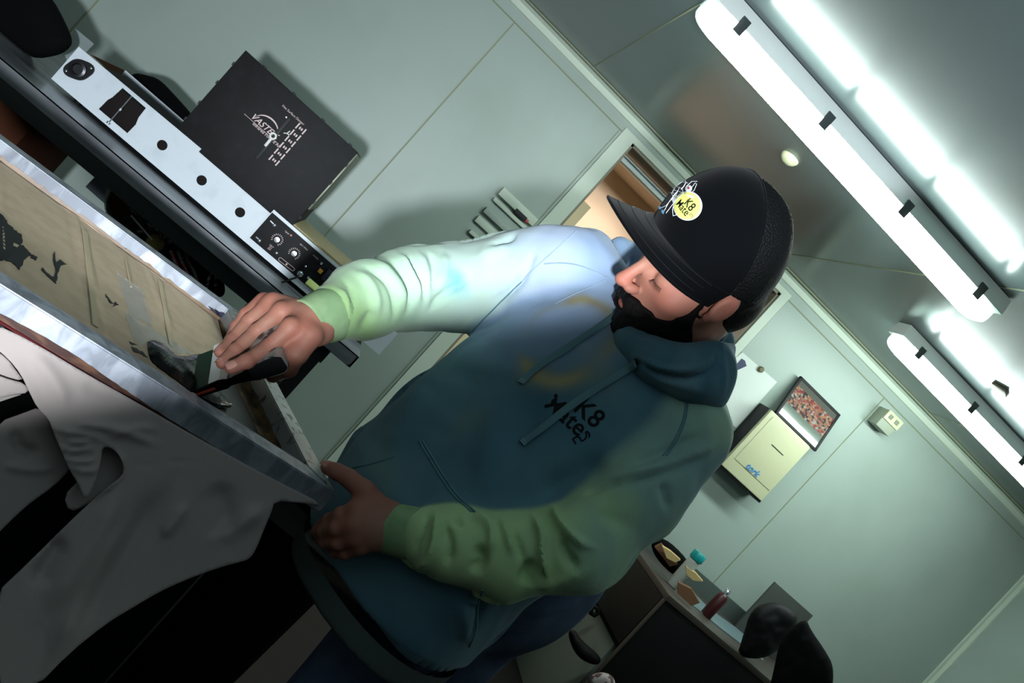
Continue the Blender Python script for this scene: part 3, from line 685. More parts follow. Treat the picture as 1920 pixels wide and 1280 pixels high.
# ------------------------------------------------------------------ screen frame
ZF = .960; RH = .036; RW = .038
Nn = onz(631, 926, ZF); Fr = onz(450, 586, ZF); Ln = onz(0, 532, ZF); Lf = onz(0, 250, ZF)
en = (Ln-Nn)/np.linalg.norm(Ln-Nn); ef = (Lf-Fr)/np.linalg.norm(Lf-Fr); er = (Fr-Nn)/np.linalg.norm(Fr-Nn)
NL = Nn+en*.70; FL = Fr+ef*.70; Z = np.array((0, 0, 1.))
def inner(a, u, v, k): return a+(u+v)*k
def rail(name, a, c, ia, ic, m, parent, mitre=True):
    vs = [a, c, ic, ia]; vs = vs+[v-Z*RH for v in vs]
    bm = bmesh.new(); bv = [bm.verts.new(v) for v in vs]
    for f in ((0, 1, 2, 3), (7, 6, 5, 4), (0, 4, 5, 1), (1, 5, 6, 2), (2, 6, 7, 3), (3, 7, 4, 0)): bm.faces.new([bv[i] for i in f])
    bmesh.ops.recalc_face_normals(bm, faces=bm.faces[:])
    bmesh.ops.bevel(bm, geom=bm.edges[:], offset=.0018, segments=2, affect='EDGES')
    me = bpy.data.meshes.new(name); bm.to_mesh(me); bm.free(); return link(name, me, m, parent, 40)
iN, iF, iFL, iNL = Nn+(en+er)*RW, Fr+(ef-er)*RW, FL-(ef+er)*RW, NL+(-en+er)*RW
scr = empty('screen_frame', (Nn+FL)/2-Z*RH, 'scratched aluminium screen printing frame lying over the white garment', 'screen frame')
M_aluB = mat('stained aluminium', rgb(150, 152, 150), .42, metal=.5, n=(60, rgb(70, 72, 66), .56, .66, (1, 1, .4)), bump=(90, .25, .001), dist=.8)
for nm, a, c, ia, ic, m in (('front_rail', Nn, NL, iN, iNL, M_alu), ('back_rail', Fr, FL, iF, iFL, M_alu), ('right_rail', Nn, Fr, iN, iF, M_aluB), ('left_rail', NL, FL, iNL, iFL, M_alu)):
    rail(nm, a, c, ia, ic, m, scr)
M_mesh = mat('ink stained screen mesh', rgb(26, 22, 18), .35, n=(14, rgb(8, 7, 7), .4, .6))
zl = -Z*(RH-.003)
MB().add([p+zl for p in (iN, iF, iFL, iNL)]+[p+zl-Z*.001 for p in (iN, iF, iFL, iNL)], [(0, 1, 2, 3), (7, 6, 5, 4)]+[(i, (i+1) % 4, 4+(i+1) % 4, 4+i) for i in range(4)]).build('mesh', M_mesh, scr)
def strip(name, a, c, ins, z0, z1, w0, w1, m, parent, n=40, seed=1):
    """tape running up the inside of a rail and out over the mesh"""
    rg = np.random.default_rng(seed); vs = []; fs = []
    for k in range(n+1):
        p = a+(c-a)*k/n; j = rg.normal()*.0012; j2 = rg.normal()*.002
        vs += [p+ins*.0008+Z*(z1+j), p+ins*.0012+Z*z0, p+ins*(w1+j2)+Z*(z0+.0004)]
    for k in range(n):
        for q in (0, 1): fs.append((3*k+q, 3*k+q+1, 3*k+q+4, 3*k+q+3))
    vb = [v-ins*.0006-Z*.0006 for v in vs]; m_ = len(vs); ff = fs+[tuple(i+m_ for i in f[::-1]) for f in fs]
    return MB().add(vs+vb, ff).build(name, m, parent, 40)
strip('tape', iF, iFL, -er, -RH+.003, -RH+.015, 0, .02, M_brown, scr, 60)
strip('tape', iN, iF, en, -RH+.003, -RH+.012, 0, .03, mat('glossy brown tape', rgb(110, 88, 60), .2, n=(24, rgb(50, 36, 22), .4, .6)), scr, 30, 3)
# rust-red ink streak along the lower outer edge of the front rail
out = np.cross(en, Z); out = out if out @ (CAM-Nn) > 0 else -out
M_rust = mat('rust red ink stain', rgb(48, 20, 12), .4, n=(26, rgb(88, 56, 36), .45, .62, (1, 1, 4)))
n = 60; vs = []; fs = []
for k in range(n+1):
    s = .18+.40*k/n; hgt = .0035+.0075*math.exp(-((s-.40)/.085)**2)+.001*random.random()
    p = Nn+en*s+out*.0004-Z*RH; vs += [p, p+Z*hgt, p-Z*.0030]
for k in range(n):
    fs += [(3*k, 3*k+1, 3*k+4, 3*k+3), (3*k+2, 3*k, 3*k+3, 3*k+5)]
m_ = len(vs); ff = fs+[tuple(i+m_ for i in f[::-1]) for f in fs]
MB().add(vs+[v-out*.001 for v in vs], ff).build('ink_stain', M_rust, scr)
M_dkred = mat('dark red ink', rgb(70, 8, 12), .3)
MB().tube([Nn+en*s+out*.001-Z*(RH+.001) for s in (.62, .45, .3, .15)], .0018, 6).build('ink_stain', M_dkred, scr)
# blobs of navy ink on the back rail (inner face and top)
M_navy = mat('navy ink', rgb(24, 22, 58), .35, n=(60, rgb(12, 12, 30), .4, .6))
def blob(name, cx, cy, rx, ry, fn, m, parent, seed, rot=0, th=.0008, nn=26, rough=.35):
    rg = np.random.default_rng(seed); ph = rg.random(6)*6.28; pts = []
    for k in range(nn):
        t = 2*math.pi*k/nn; q = 1+rough*(math.sin(3*t+ph[0])*.4+math.sin(5*t+ph[1])*.4+math.sin(9*t+ph[2])*.35+math.sin(13*t+ph[3])*.25)
        x, y = rx*q*math.cos(t), ry*q*math.sin(t); pts.append((cx+x*math.cos(rot)-y*math.sin(rot), cy+x*math.sin(rot)+y*math.cos(rot)))
    V, fs = triangulate(pts); A = [fn(x, y) for x, y in V]; up = fn(None, None)
    return solid([a+up*th for a in A], A, fs).build(name, m, parent)
def plane_hit(o, n):
    def f(x, y):
        if x is None: return n
        v = ray(x, y); return CAM+v*(((o-CAM) @ n)/(v @ n))
    return f
bi = np.cross(ef, Z); bi = bi if bi @ (CAM-Fr) > 0 else -bi
inface = plane_hit(iF, bi)
for k, (x, y, a, c, rt) in enumerate(((420, 598, 22, 9, .65), (404, 585, 14, 4, .7), (437, 606, 12, 7, .7), (216, 458, 5, 2, .3), (254, 485, 7, 3, .5), (235, 466, 3, 1.5, 0), (231, 472, 2, 1, 0))):
    blob('ink_splash', x, y, a, c, inface, M_navy, scr, 20+k, rt)
# cardboard sheet taped inside the frame
zc = ZF-RH+.0085
cb = [onz(414, 612, zc), onz(424, 662, zc), onz(452, 752, zc)]
c0 = cb[0]; cdir = (cb[1]-cb[0])/np.linalg.norm(cb[1]-cb[0])
pts = [iF+er*-.004+en*0, ]
cA = c0; cB = c0-er*.44
cC = NL+(er*RW)+en*-.05; cD = FL-er*RW+ef*-.05
quad = [onz(409, 600, zc), onz(414, 622, zc), onz(420, 645, zc), onz(400, 690, zc), onz(372, 735, zc), onz(352, 770, zc), cC, cD]
qi = np.array([(iN+zl)[:2], (iNL+zl)[:2]])
hull = [(q[0], q[1]) for q in quad]
def clampin(p):   # keep the sheet inside the rails
    p = np.array(p, float)
    for a, c_, q_ in ((iN, iNL, iF), (iF, iFL, iN), (iNL, iFL, iN)):
        d_ = (c_-a)[:2]; n_ = np.array((-d_[1], d_[0])); n_ /= np.linalg.norm(n_)
        if n_ @ (q_-a)[:2] < 0: n_ = -n_
        k_ = n_ @ (p-a[:2]);
        if k_ < .003: p = p+n_*(.003-k_)
    return tuple(p)
hull = [clampin(p) for p in hull]
cbo = MB()
V, fs = triangulate(hull, step=.006)
# corrugation creases run across the sheet, in the direction er
sdir = np.array((er[1], -er[0])); base = np.array((iF[0], iF[1]))
def cbz(x, y):
    s = abs((np.array((x, y))-base) @ sdir); z = zc
    for c_, w_, h_ in ((.150, .004, .0016), (.163, .002, -.0008), (.288, .006, .002), (.305, .003, -.001), (.42, .005, .0012)): z += h_*math.exp(-((s-c_)/w_)**2)
    return z+.0012*math.sin(s*9)
A = [np.array((x, y, cbz(x, y))) for x, y in V]
o = solid(A, [a-Z*.004 for a in A], fs).build('cardboard_sheet', M_card, None, 60); setp(o, 'tan cardboard sheet lying inside the aluminium screen frame', 'cardboard')
cbtop = lambda x, y: np.array((0, 0, 1.)) if x is None else (lambda q: np.array((q[0], q[1], cbz(q[0], q[1])+.0004)))(onz(x, y, zc+.0005))
def sblob(name, poly, m, parent, th=.0006, jitter=0, step=0, seed=3, zf=None):
    rg = np.random.default_rng(seed); pl = densify(poly, 4); pl = [(x+rg.normal()*jitter, y+rg.normal()*jitter) for x, y in pl]
    V, fs = triangulate(pl, step=step); A = [cbtop(x, y) for x, y in V]
    hh = [th]*len(A)
    if zf: dist = polydist(V[:, 0], V[:, 1], pl, True); hh = [th+zf*min(1, d/10)*(1+.8*float(sn(a[None], 90, seed)[0])) for d, a in zip(dist, A)]
    return solid([a+Z*h for a, h in zip(A, hh)], A, fs).build(name, m, parent, 60)
# dried black ink marks and the clear tape on the cardboard
o2 = sblob('ink_mark', [(-5, 398), (12, 408), (14, 418), (30, 432), (42, 442), (42, 458), (60, 478), (50, 482), (44, 492), (38, 505), (28, 494), (-5, 486)], M_inkdry, o, jitter=1.2)
o2 = sblob('ink_mark', [(26, 455), (36, 460), (32, 464), (24, 460)], M_card, o, th=.0009)
for pl in ([(101, 473), (106, 490), (112, 487), (124, 496), (114, 497), (108, 512), (106, 533), (92, 520), (78, 506), (80, 503), (96, 517), (102, 520), (104, 505), (99, 488)], [(60, 478), (72, 482), (68, 486), (58, 484)], [(196, 553), (206, 562), (214, 570), (207, 570)], [(214, 568), (222, 573), (212, 574)]):
    sblob('ink_mark', pl, M_inkdry, o, jitter=.7)
M_crease = mat('pale cardboard crease', rgb(196, 178, 148), .8)
for pl in ([(152, 430), (162, 436), (183, 616), (173, 608)], [(296, 527), (302, 531), (323, 652), (316, 646)], [(233, 484), (235, 486), (246, 540), (243, 538)]): sblob('crease', pl, M_crease, o, th=.0012)
M_tape = mat('clear tape', rgb(206, 214, 216), .15, spec=.8, alpha=.22, bump=(50, .5, .002))
t1 = sblob('clear_tape', [(216, 510), (240, 528), (266, 545), (275, 580), (286, 615), (262, 600), (246, 604), (234, 560)], M_tape, o, th=.0009, jitter=.8, step=5, zf=.0012)
t2 = sblob('clear_tape', [(232, 585), (250, 598), (300, 628), (340, 652), (362, 664), (330, 664), (306, 644), (288, 638), (274, 640), (262, 652), (246, 630)], M_tape, o, th=.0012, jitter=1, step=5, zf=.002, seed=9)
# ink in the screen
def onmesh(x, y, z=ZF-RH+.003): return onz(x, y, z)
pl = smoothpoly([(272, 638), (296, 640), (304, 645), (322, 658), (330, 668), (352, 668), (378, 662), (400, 690), (405, 720), (420, 745), (440, 760), (420, 762), (392, 752), (360, 735), (330, 712), (300, 692), (286, 680)])
pl = [(x+RNG.normal()*.8, y+RNG.normal()*.8) for x, y in densify(pl, 5)]
V, fs = triangulate(pl, step=5); A = [onz(x, y, zc+.002) for x, y in V]; dist = polydist(V[:, 0], V[:, 1], pl, True)
Tt = [a+Z*(.0008+.006*min(1, d/14)*(1+.5*float(sn(a[None], 60, 4)[0]))+.0012*float(sn(a[None], 260, 6)[0])*min(1, d/6)) for a, d in zip(A, dist)]
ink = solid(Tt, [a-Z*.004 for a in A], fs).build('ink_puddle', M_ink, None, 70); setp(ink, 'puddle of wet black ink in the screen, ahead of the squeegee', 'ink', kind='stuff')
for pl in ([(244, 652), (256, 654), (266, 660), (276, 672), (262, 664), (250, 660)], [(240, 642), (256, 646), (248, 648)]): sblob('ink_mark', pl, M_inkdry, o, jitter=.6)

# ------------------------------------------------------------------ squeegee
tip = P(360, 741, 1.162); pu = np.array(H(88, 0, 1550.)) ; ux_ = np.array((math.cos(YAW), -math.sin(YAW), 0.))
pdir = ux_*.476+Z*.880; pdir /= np.linalg.norm(pdir)
ldir = er-pdir*(er @ pdir); ldir /= np.linalg.norm(ldir); ndir = np.cross(ldir, pdir)
if ndir @ (CAM-tip) > 0: pass
sq = empty('squeegee', tip, 'small squeegee with green blade and aluminium handle, held in the right hand', 'squeegee')
SL = .092
def sbox(name, p0, p1, w0, w1, m, bev=.0012, l0=0., l1=SL, shift=0):
    a = tip+pdir*p0+ndir*shift; bm = MB()
    prof = [(0, -w0/2), (p1-p0, -w1/2), (p1-p0, w1/2), (0, w0/2)]
    return bm.prism(prof, a+ldir*l0, pdir, ndir, ldir, l1-l0).build(name, m, sq)
sbox('blade', 0, .034, .006, .0075, mat('dark green rubber blade', rgb(12, 52, 34), .35), l0=.003, l1=SL-.003)
sbox('clamp', .028, .047, .015, .017, M_whitep)
# rolled lip of the clamp
MB().tube([tip+pdir*.049+ldir*l for l in (0, SL)], .0095, 14).build('clamp_lip', mat('worn white metal', rgb(176, 172, 164), .4), sq)
prof = []
for k in range(30):
    t = k/29*math.pi; x = .056+.086*(k/29); wv = .006+.0115*(1/(1+math.exp(-(x-.090)*110)))
    if x > .128: wv *= math.sqrt(max(0.02, 1-((x-.128)/.0145)**2))
    prof.append((x, wv))
pr = [(x, -w_) for x, w_ in prof]+[(x, w_) for x, w_ in prof[::-1]]
MB().prism(pr, tip, pdir, ndir, ldir, SL).build('handle', mat('dirty aluminium handle', rgb(150, 150, 146), .35, metal=.6, n=(50, rgb(60, 60, 62), .5, .62)), sq, 50)
pr2 = [(x, w_*.86 if abs(w_) > .004 else w_) for x, w_ in pr if .088 < x < .1405]
MB().prism(pr2, tip-ldir*.0012, pdir, ndir, ldir, .003).build('end_cap', M_rubber, sq)
pr3 = [(x, w_*.9) for x, w_ in pr if x <= .09]
MB().prism([(.0, -.006), (.05, -.009)]+[(x, -abs(w_)) for x, w_ in prof if x < .1]+[(x, abs(w_)) for x, w_ in prof[::-1] if x < .1]+[(.05, .009), (0, .006)], tip-ldir*.001, pdir, ndir, ldir, .003).build('ink_smear', M_ink, sq)
MB().tube([tip+ldir*.0-Z*.002, tip+pdir*.02-ldir*.003, tip+pdir*.035-ldir*.003], .0022, 8).build('ink_smear', mat('orange red ink', rgb(150, 40, 16), .3), sq)
pl = [(403, 645), (409, 641), (420, 638), (424, 644), (414, 652), (405, 652)]

# ------------------------------------------------------------------ garment under the screen, platen, press
nout = out/np.linalg.norm(out)
pn = nout*math.cos(math.radians(24))+Z*math.sin(math.radians(24)); po = Nn+nout*.006-Z*(RH+.004)
def cloth(name, outline, folds, m, shift=0., parent=None, step=6, th=.004, bulge=None, seed=2):
    o = densify(smoothpoly(outline, True, 1), step); V, fs = triangulate(o, step=step)
    Dp = np.zeros(len(V))
    for pl, wd, ht in folds:
        Dp += ridgef(V[:, 0], V[:, 1], smoothpoly(pl, False, 2), wd, ht)
    A = []
    for (x, y), dp in zip(V, Dp):
        v = ray(x, y); q = CAM+v*(((po+pn*shift-CAM) @ pn)/(v @ pn)); q = q-v*(dp+.0035*float(sn(q[None], 11, seed)[0]))/1.0
        A.append(q)
    return solid(A, [a-pn*th+ray(*p)*0 for a, p in zip(A, V)], fs).build(name, m, parent, 180)
M_garm = mat('pale fleece', rgb(146, 136, 132), .92, spec=.1, bump=(420, .25, .0008), sheen=.2)
gr = empty('printed_garment', Nn-Z*.05, 'pale fleece hoodie draped over the press under the screen', 'hoodie')
body = [(-14, 605), (60, 640), (160, 700), (260, 756), (380, 826), (520, 902), (612, 948), (560, 942), (516, 938), (508, 962), (498, 985), (480, 1030), (468, 1048), (448, 1054), (424, 1060), (393, 1070), (345, 1088), (297, 1110), (250, 1138), (200, 1168), (130, 1224), (66, 1290), (-14, 1290), (-14, 1120), (60, 1050), (120, 990), (168, 944), (205, 912), (231, 893), (233, 872), (222, 850), (206, 838), (192, 838), (190, 860), (184, 886), (172, 920), (160, 938), (146, 905), (130, 880), (112, 838), (99, 808), (92, 786), (70, 764), (56, 736), (40, 702), (16, 672), (-14, 648)]
folds = [([(92, 792), (112, 808), (150, 812), (180, 818), (205, 832)], 5, .006), ([(130, 808), (150, 794), (190, 800), (225, 806), (262, 820), (300, 836)], 8, .008), ([(196, 822), (222, 815), (250, 800), (300, 806)], 7, .005),
         ([(118, 832), (150, 830), (178, 826)], 4, .006), ([(112, 842), (145, 846), (176, 838)], 4, .006), ([(122, 860), (150, 866), (182, 862)], 4.5, .007), ([(120, 850), (150, 856), (180, 852)], 3.5, -.004), ([(106, 826), (140, 836), (165, 832)], 3, -.003), ([(128, 874), (160, 884), (190, 880)], 5, .006),
         ([(190, 838), (196, 850), (214, 868), (222, 880)], 4, -.004), ([(205, 832), (222, 846), (232, 870), (228, 892), (200, 914), (165, 944)], 4, .009), ([(234, 874), (290, 870), (350, 864), (430, 862)], 1.6, -.0016),
         ([(230, 900), (200, 980), (150, 1060), (80, 1160)], 22, .010), ([(330, 900), (280, 960), (210, 1060), (120, 1200)], 26, -.012), ([(250, 960), (180, 1080), (90, 1250)], 18, .012), ([(400, 900), (420, 960), (430, 1020)], 26, -.012), ([(500, 950), (440, 990), (400, 1010)], 16, .012), ([(350, 940), (340, 960), (300, 1010)], 12, .008), ([(60, 660), (110, 720), (125, 770)], 16, .006), ([(150, 720), (240, 745)], 14, -.004), ([(120, 1000), (60, 1100)], 20, -.012)]
cloth('body', body, folds, M_garm, 0, gr)
cloth('sleeve', [(-14, 828), (0, 790), (40, 776), (76, 762), (92, 790), (99, 812), (114, 842), (126, 870), (132, 880), (100, 912), (60, 940), (30, 966), (-14, 1010)], [([(20, 800), (40, 840), (80, 850)], 12, -.008), ([(0, 870), (60, 882), (110, 876)], 8, .005), ([(20, 830), (50, 846), (70, 848)], 5, -.006)], M_garm, -.045, gr)
cloth('sleeve', [(-14, 652), (14, 672), (30, 694), (46, 716), (-14, 705)], [], M_garm, -.02, gr)
cloth('hem', [(-14, 700), (20, 712), (46, 718), (56, 736), (20, 740), (-14, 748)], [], M_garm, -.012, gr)
cloth('hem', [(-14, 748), (18, 741), (46, 738), (20, 746), (-14, 758)], [], M_garm, -.018, gr)
cloth('pocket', [(186, 834), (206, 836), (224, 852), (236, 874), (230, 896), (196, 922), (160, 948), (130, 960), (120, 930), (150, 900), (180, 870)], [], M_garm, -.03, gr)
# screen press: black carousel body, arm and platen
pr_ = empty('printing_press', (-.25, 1.45, 0), 'black screen printing press standing under the screen frame', 'printing press')
mid = (Nn+NL+Fr+FL)/4
b = MB(); c_ = mid-Z*(mid[2]); 
b.frame_box((Nn+en*.30+er*.22)*np.array((1, 1, 0))+Z*.895, en, np.cross(Z, en), Z, .27, .17, .008, .004); b.build('platen', M_rubber, pr_)
MB().lathe([(.07, .78), (.07, .84), (.16, .85), (.17, .875), (.05, .884)], (.02, 1.52, 0), (0, 0, 1), 32).build('column', M_black, pr_)
MB().box((-.25, 1.34, .0), (.20, 1.66, .80), .03).build('cabinet', mat('black cabinet paint', rgb(6, 7, 8), .7, spec=.15), pr_)
a = P(-30, 772, 1.02); c = P(120, 752, 1.25)
MB().frame_box((a+c)/2+(c-a)*.15, (c-a)/np.linalg.norm(c-a), np.cross(Z, (c-a)/np.linalg.norm(c-a)), Z, np.linalg.norm(c-a)*.75, .02, .018, .003).build('arm', M_rubber, pr_)

bc = onz(560, 930, .64)
r = empty('waste_bin', (bc[0], bc[1], 0), 'round black bin on the floor behind the screen corner', 'bin')
M_bin = mat('dull black plastic', rgb(6, 6, 6), 1, spec=.02)
MB().lathe([(.17, 0), (.175, .01), (.21, .61), (.225, .62), (.225, .64), (.21, .64), (.20, .61), (.16, .03)], (bc[0], bc[1], 0), (0, 0, 1), 40).build('bucket', M_bin, r)
MB().lathe([(.19, .54), (.198, .555), (.01, .56)], (bc[0], bc[1], 0), (0, 0, 1), 40).build('liner', M_bin, r)

# ------------------------------------------------------------------ dark desk at the lower right
ZK = .86; k0 = onz(1255, 1115, ZK); kx, ky = k0[0], k0[1]
dk = empty('desk', (kx+.6, (ky+YW)/2, 0), 'dark desk against the wall in the lower right corner', 'desk')
M_desk = mat('black laminate', rgb(14, 15, 16), .5, spec=.3); M_edge = mat('worn brown edge', rgb(60, 54, 48), .5)
MB().box((kx, ky, ZK-.028), (XR-.45, YW-.06, ZK), .003).build('desktop', mat('dark brown desktop', rgb(66, 60, 54), .4), dk)
MB().box((kx+.006, ky+.012, .02), (XR-.46, ky+.03, ZK-.03), .002).build('front_panel', M_desk, dk)
MB().box((kx, ky+.03, .55), (kx+.02, YW-.08, ZK-.03), .002).build('side_panel', M_desk, dk)
MB().box((kx, YW-.06, .60), (XR-.45, YW-.035, ZK+.09), .003).build('back_panel', mat('grey green panel', rgb(70, 80, 76), .5), dk)
MB().box((kx-.004, ky-.002, 0), (kx+.004, ky+.016, ZK-.028), .001).build('edge_strip', M_edge, dk)
MB().box((kx+.03, ky+.10, .0), (kx+.40, YW-.12, .52), .004).build('pedestal', mat('pale grey pedestal', rgb(96, 106, 98), .5), dk)
def on(x, y, z=ZK): return onz(x, y, z)
q = on(1258, 1098)
r = empty('bottle', q, 'translucent bottle with a teal cap standing on the desk corner', 'bottle')
MB().lathe([(.024, .001), (.028, .006), (.030, .15), (.026, .165), (.022, .17)], q, (0, 0, 1), 28).build('body', mat('cloudy plastic', rgb(196, 200, 192), .3, trans=.3), r, 60)
MB().lathe([(.032, .165), (.034, .17), (.034, .200), (.030, .206)], q, (0, 0, 1), 28).build('cap', mat('teal plastic', rgb(24, 150, 150), .35), r, 50)
q = on(1322, 1154)
r = empty('red_canister', q, 'dark red canister standing on the desk', 'canister'); MB().lathe([(.026, .001), (.028, .006), (.028, .12), (.020, .132), (.012, .14)], q, (0, 0, 1), 24).build('body', mat('dark red', rgb(60, 12, 16), .4), r, 50)
MB().lathe([(.014, .132), (.015, .16), (.010, .166)], q, (0, 0, 1), 20).build('nozzle', M_chrome, r, 50)
M_kraft = mat('kraft paper', rgb(104, 72, 46), .8); M_crm = mat('cream card', rgb(186, 160, 108), .7)
for k, (pl, d_, m, nm, lb, ct) in enumerate((([(1218, 1012), (1246, 1006), (1290, 1048), (1300, 1080), (1270, 1086), (1228, 1046)], 3.92, M_cloth_blk, 'black_pouch', 'black striped pouch heap on the desk behind the bottle', 'pouch'),
    ([(1228, 1026), (1240, 1020), (1262, 1044), (1270, 1058), (1256, 1062)], 3.86, M_kraft, 'paper_bag', 'brown paper bag on the desk, left of the bottle', 'paper bag'),
    ([(1242, 1024), (1258, 1034), (1276, 1050), (1266, 1054), (1250, 1046)], 3.82, M_crm, 'envelope', 'cream envelope on the desk, left of the bottle', 'envelope'),
    ([(1286, 1062), (1304, 1074), (1318, 1090), (1300, 1088), (1288, 1078)], 3.80, M_crm, 'envelope', 'cream envelope on the desk, right of the bottle', 'envelope'),
    ([(1272, 1092), (1296, 1104), (1312, 1130), (1296, 1136), (1270, 1112)], 3.72, M_kraft, 'paper_bag', 'brown paper bag on the desk between bottle and red canister', 'paper bag'),
    ([(1408, 1140), (1448, 1126), (1480, 1136), (1500, 1160), (1480, 1196), (1440, 1236), (1380, 1232), (1392, 1196)], 3.68, M_blackm, 'tape_dispenser', 'black tape dispenser in front of the grey board on the desk', 'tape dispenser'),
    ([(1462, 1200), (1490, 1170), (1512, 1160), (1520, 1180), (1548, 1220), (1564, 1250), (1560, 1300), (1440, 1300), (1452, 1250)], 3.35, M_cloth_blk, 'black_backpack', 'black bag with straps at the right end of the desk', 'bag'))):
    o = pillow(nm, pl, d_, .05 if k < 5 else .10, m, crumple=.004) if k in (0, 5, 6) else plate(nm, pl, lambda x, y, d_=d_: P(x, y, d_), np.array((0, .012, .004)), m)
    if k < 6: clampz(o, ZK+.001)
    setp(o, lb, ct)
q = [ony(1455, 1091, 3.80), ony(1524, 1155, 3.80), ony(1392, 1178, 3.80)]
o = MB().box((q[0][0], 3.80, ZK+.001), (q[1][0], 3.815, (q[0][2]+q[1][2])/2), .002).build('grey_board', mat('grey board', rgb(66, 70, 66), .7)); setp(o, 'grey square board standing at the back of the desk', 'board')
q = on(1460, 1160); 
o = plate('plastic_sheet', [tuple(on(x, y)[:2]) for x, y in ((1296, 1108), (1330, 1142), (1412, 1200), (1432, 1240), (1350, 1178), (1290, 1128))], lambda x, y: np.array((x, y, ZK+.004)), (0, 0, -.003), mat('pale blue plastic', rgb(120, 140, 146), .25)); setp(o, 'pale blue plastic sheet lying on the desk', 'sheet')
o = MB().tube([ony(x, y, 3.45) for x, y in ((1108, 1140), (1114, 1136), (1121, 1141), (1121, 1149), (1114, 1153), (1108, 1149))], .012, 8, closed=True).build('cable_coil', M_rubber, None, 60); setp(o, 'small black cable coil hanging beside the desk', 'cable')
for pl, d_, m, nm, lb, ct in (([(1062, 1184), (1078, 1178), (1090, 1200), (1130, 1232), (1120, 1250), (1080, 1232)], 3.6, M_rubber, 'black_shoe', 'black shoe on the floor beside the desk', 'shoe'), ([(1100, 1268), (1128, 1258), (1150, 1266), (1156, 1290), (1110, 1300)], 3.3, mat('patterned cloth', rgb(150, 140, 140), .9, n=(40, rgb(70, 50, 50), .48, .54)), 'patterned_cloth', 'pale patterned cloth under the desk', 'cloth')):
    o = pillow(nm, pl, d_, .08, m, crumple=.003); setp(o, lb, ct)

# ------------------------------------------------------------------ the person
person = empty('person', (.50, 1.30, 0), 'person in black cap and tie-dyed green and teal hoodie, spreading ink and steadying the screen', 'person')
def rotm(a, b_, c):
    ca, sa = math.cos(a), math.sin(a); cb_, sb = math.cos(b_), math.sin(b_); cc, sc = math.cos(c), math.sin(c)
    return np.array([[ca, -sa, 0], [sa, ca, 0], [0, 0, 1]]) @ np.array([[cb_, 0, sb], [0, 1, 0], [-sb, 0, cb_]]) @ np.array([[1, 0, 0], [0, cc, -sc], [0, sc, cc]])
HT = rotm(*np.radians([191.5, 26.95, -20.72])); HO = np.array([.4163, 1.1512, 1.5385])+MX*.006+MY*.008
def h2w(q): return np.asarray(q, float) @ HT.T+HO
def w2h(p): return (p-HO) @ HT
def mirror(q, s): return (q[0], q[1]*s, q[2])
neckb = H(195, 1.405, 1.31)
def head_sdf(p):
    q = w2h(p); f = q.copy(); f[..., 1] = np.abs(f[..., 1])   # symmetric half
    d = ell(q, (.000, 0, .035), (.090, .077, .092))
    d = smin(d, ell(q, (.034, 0, -.028), (.062, .060, .084)), .03)
    d = smin(d, cone(f, (.0, .050, -.052), (.066, .014, -.104), .021, .017), .025)
    d = smin(d, ell(q, (.074, 0, -.106), (.019, .022, .017)), .015)
    d = smin(d, ell(f, (.056, .043, -.020), (.026, .023, .019)), .016)
    d = smin(d, cone(f, (.080, .042, .022), (.094, .006, .020), .010, .010), .014)
    d = smax(d, -ell(f, (.096, .031, .003), (.014, .017, .012)), .012)
    d = smin(d, ell(f, (.077, .032, .000), (.0145, .0165, .0125)), .006)
    d = smin(d, cone(q, (.096, 0, .012), (.121, 0, -.028), .0075, .0095), .009)
    d = smin(d, ell(q, (.119, 0, -.031), (.012, .0105, .009)), .006)
    d = smin(d, ell(f, (.108, .0135, -.034), (.0125, .0075, .0078)), .005)
    d = smax(d, -ell(f, (.112, .008, -.0425), (.006, .0038, .004)), .002)
    d = smin(d, ell(q, (.092, 0, -.056), (.013, .028, .010)), .012)
    d = smin(d, ell(q, (.098, 0, -.0605), (.010, .022, .0050)), .005)
    d = smin(d, ell(q, (.096, 0, -.0705), (.010, .019, .0058)), .005)
    d = smax(d, -ell(q, (.110, 0, -.0655), (.012, .022, .0012)), .002)
    # ears
    e = ell(f, (.004, .082, .008), (.0165, .0080, .0265), rotm(0, -.62, 0) @ rotm(0, 0, .12))
    e = smin(e, ell(f, (.016, .0785, -.014), (.0095, .006, .0085)), .006)
    e = smax(e, -ell(f, (.006, .0925, .009), (.0100, .0075, .017), rotm(0, -.62, 0)), .005)
    e = smin(e, ell(f, (.016, .082, -.002), (.006, .005, .008)), .004)
    d = smin(d, e, .006)
    a = h2w((-.020, 0, -.045))
    d = smin(d, cone(p, a, neckb, .056, .060), .022)
    return d
Rarm = [(1078, 505, 1.38, .070), (1030, 512, 1.40, .074), (955, 528, 1.42, .077), (850, 540, 1.44, .071), (765, 541, 1.40, .065), (685, 562, 1.32, .057), (632, 583, 1.26, .044)]
Rcuff = [(636, 582, 1.262, .041), (573, 606, 1.215, .0365)]
Larm = [(1282, 808, 1.21, .070), (1195, 912, 1.18, .068), (1088, 1022, 1.135, .060), (950, 1042, 1.13, .0525), (850, 1018, 1.135, .045), (800, 1006, 1.14, .041)]
Lcuff = [(806, 1008, 1.142, .0375), (712, 984, 1.155, .0375)]
J = lambda l: ([P(x, y, d) for x, y, d, r in l], [r for *_, r in l])
TY = math.radians(34)-YAW*0
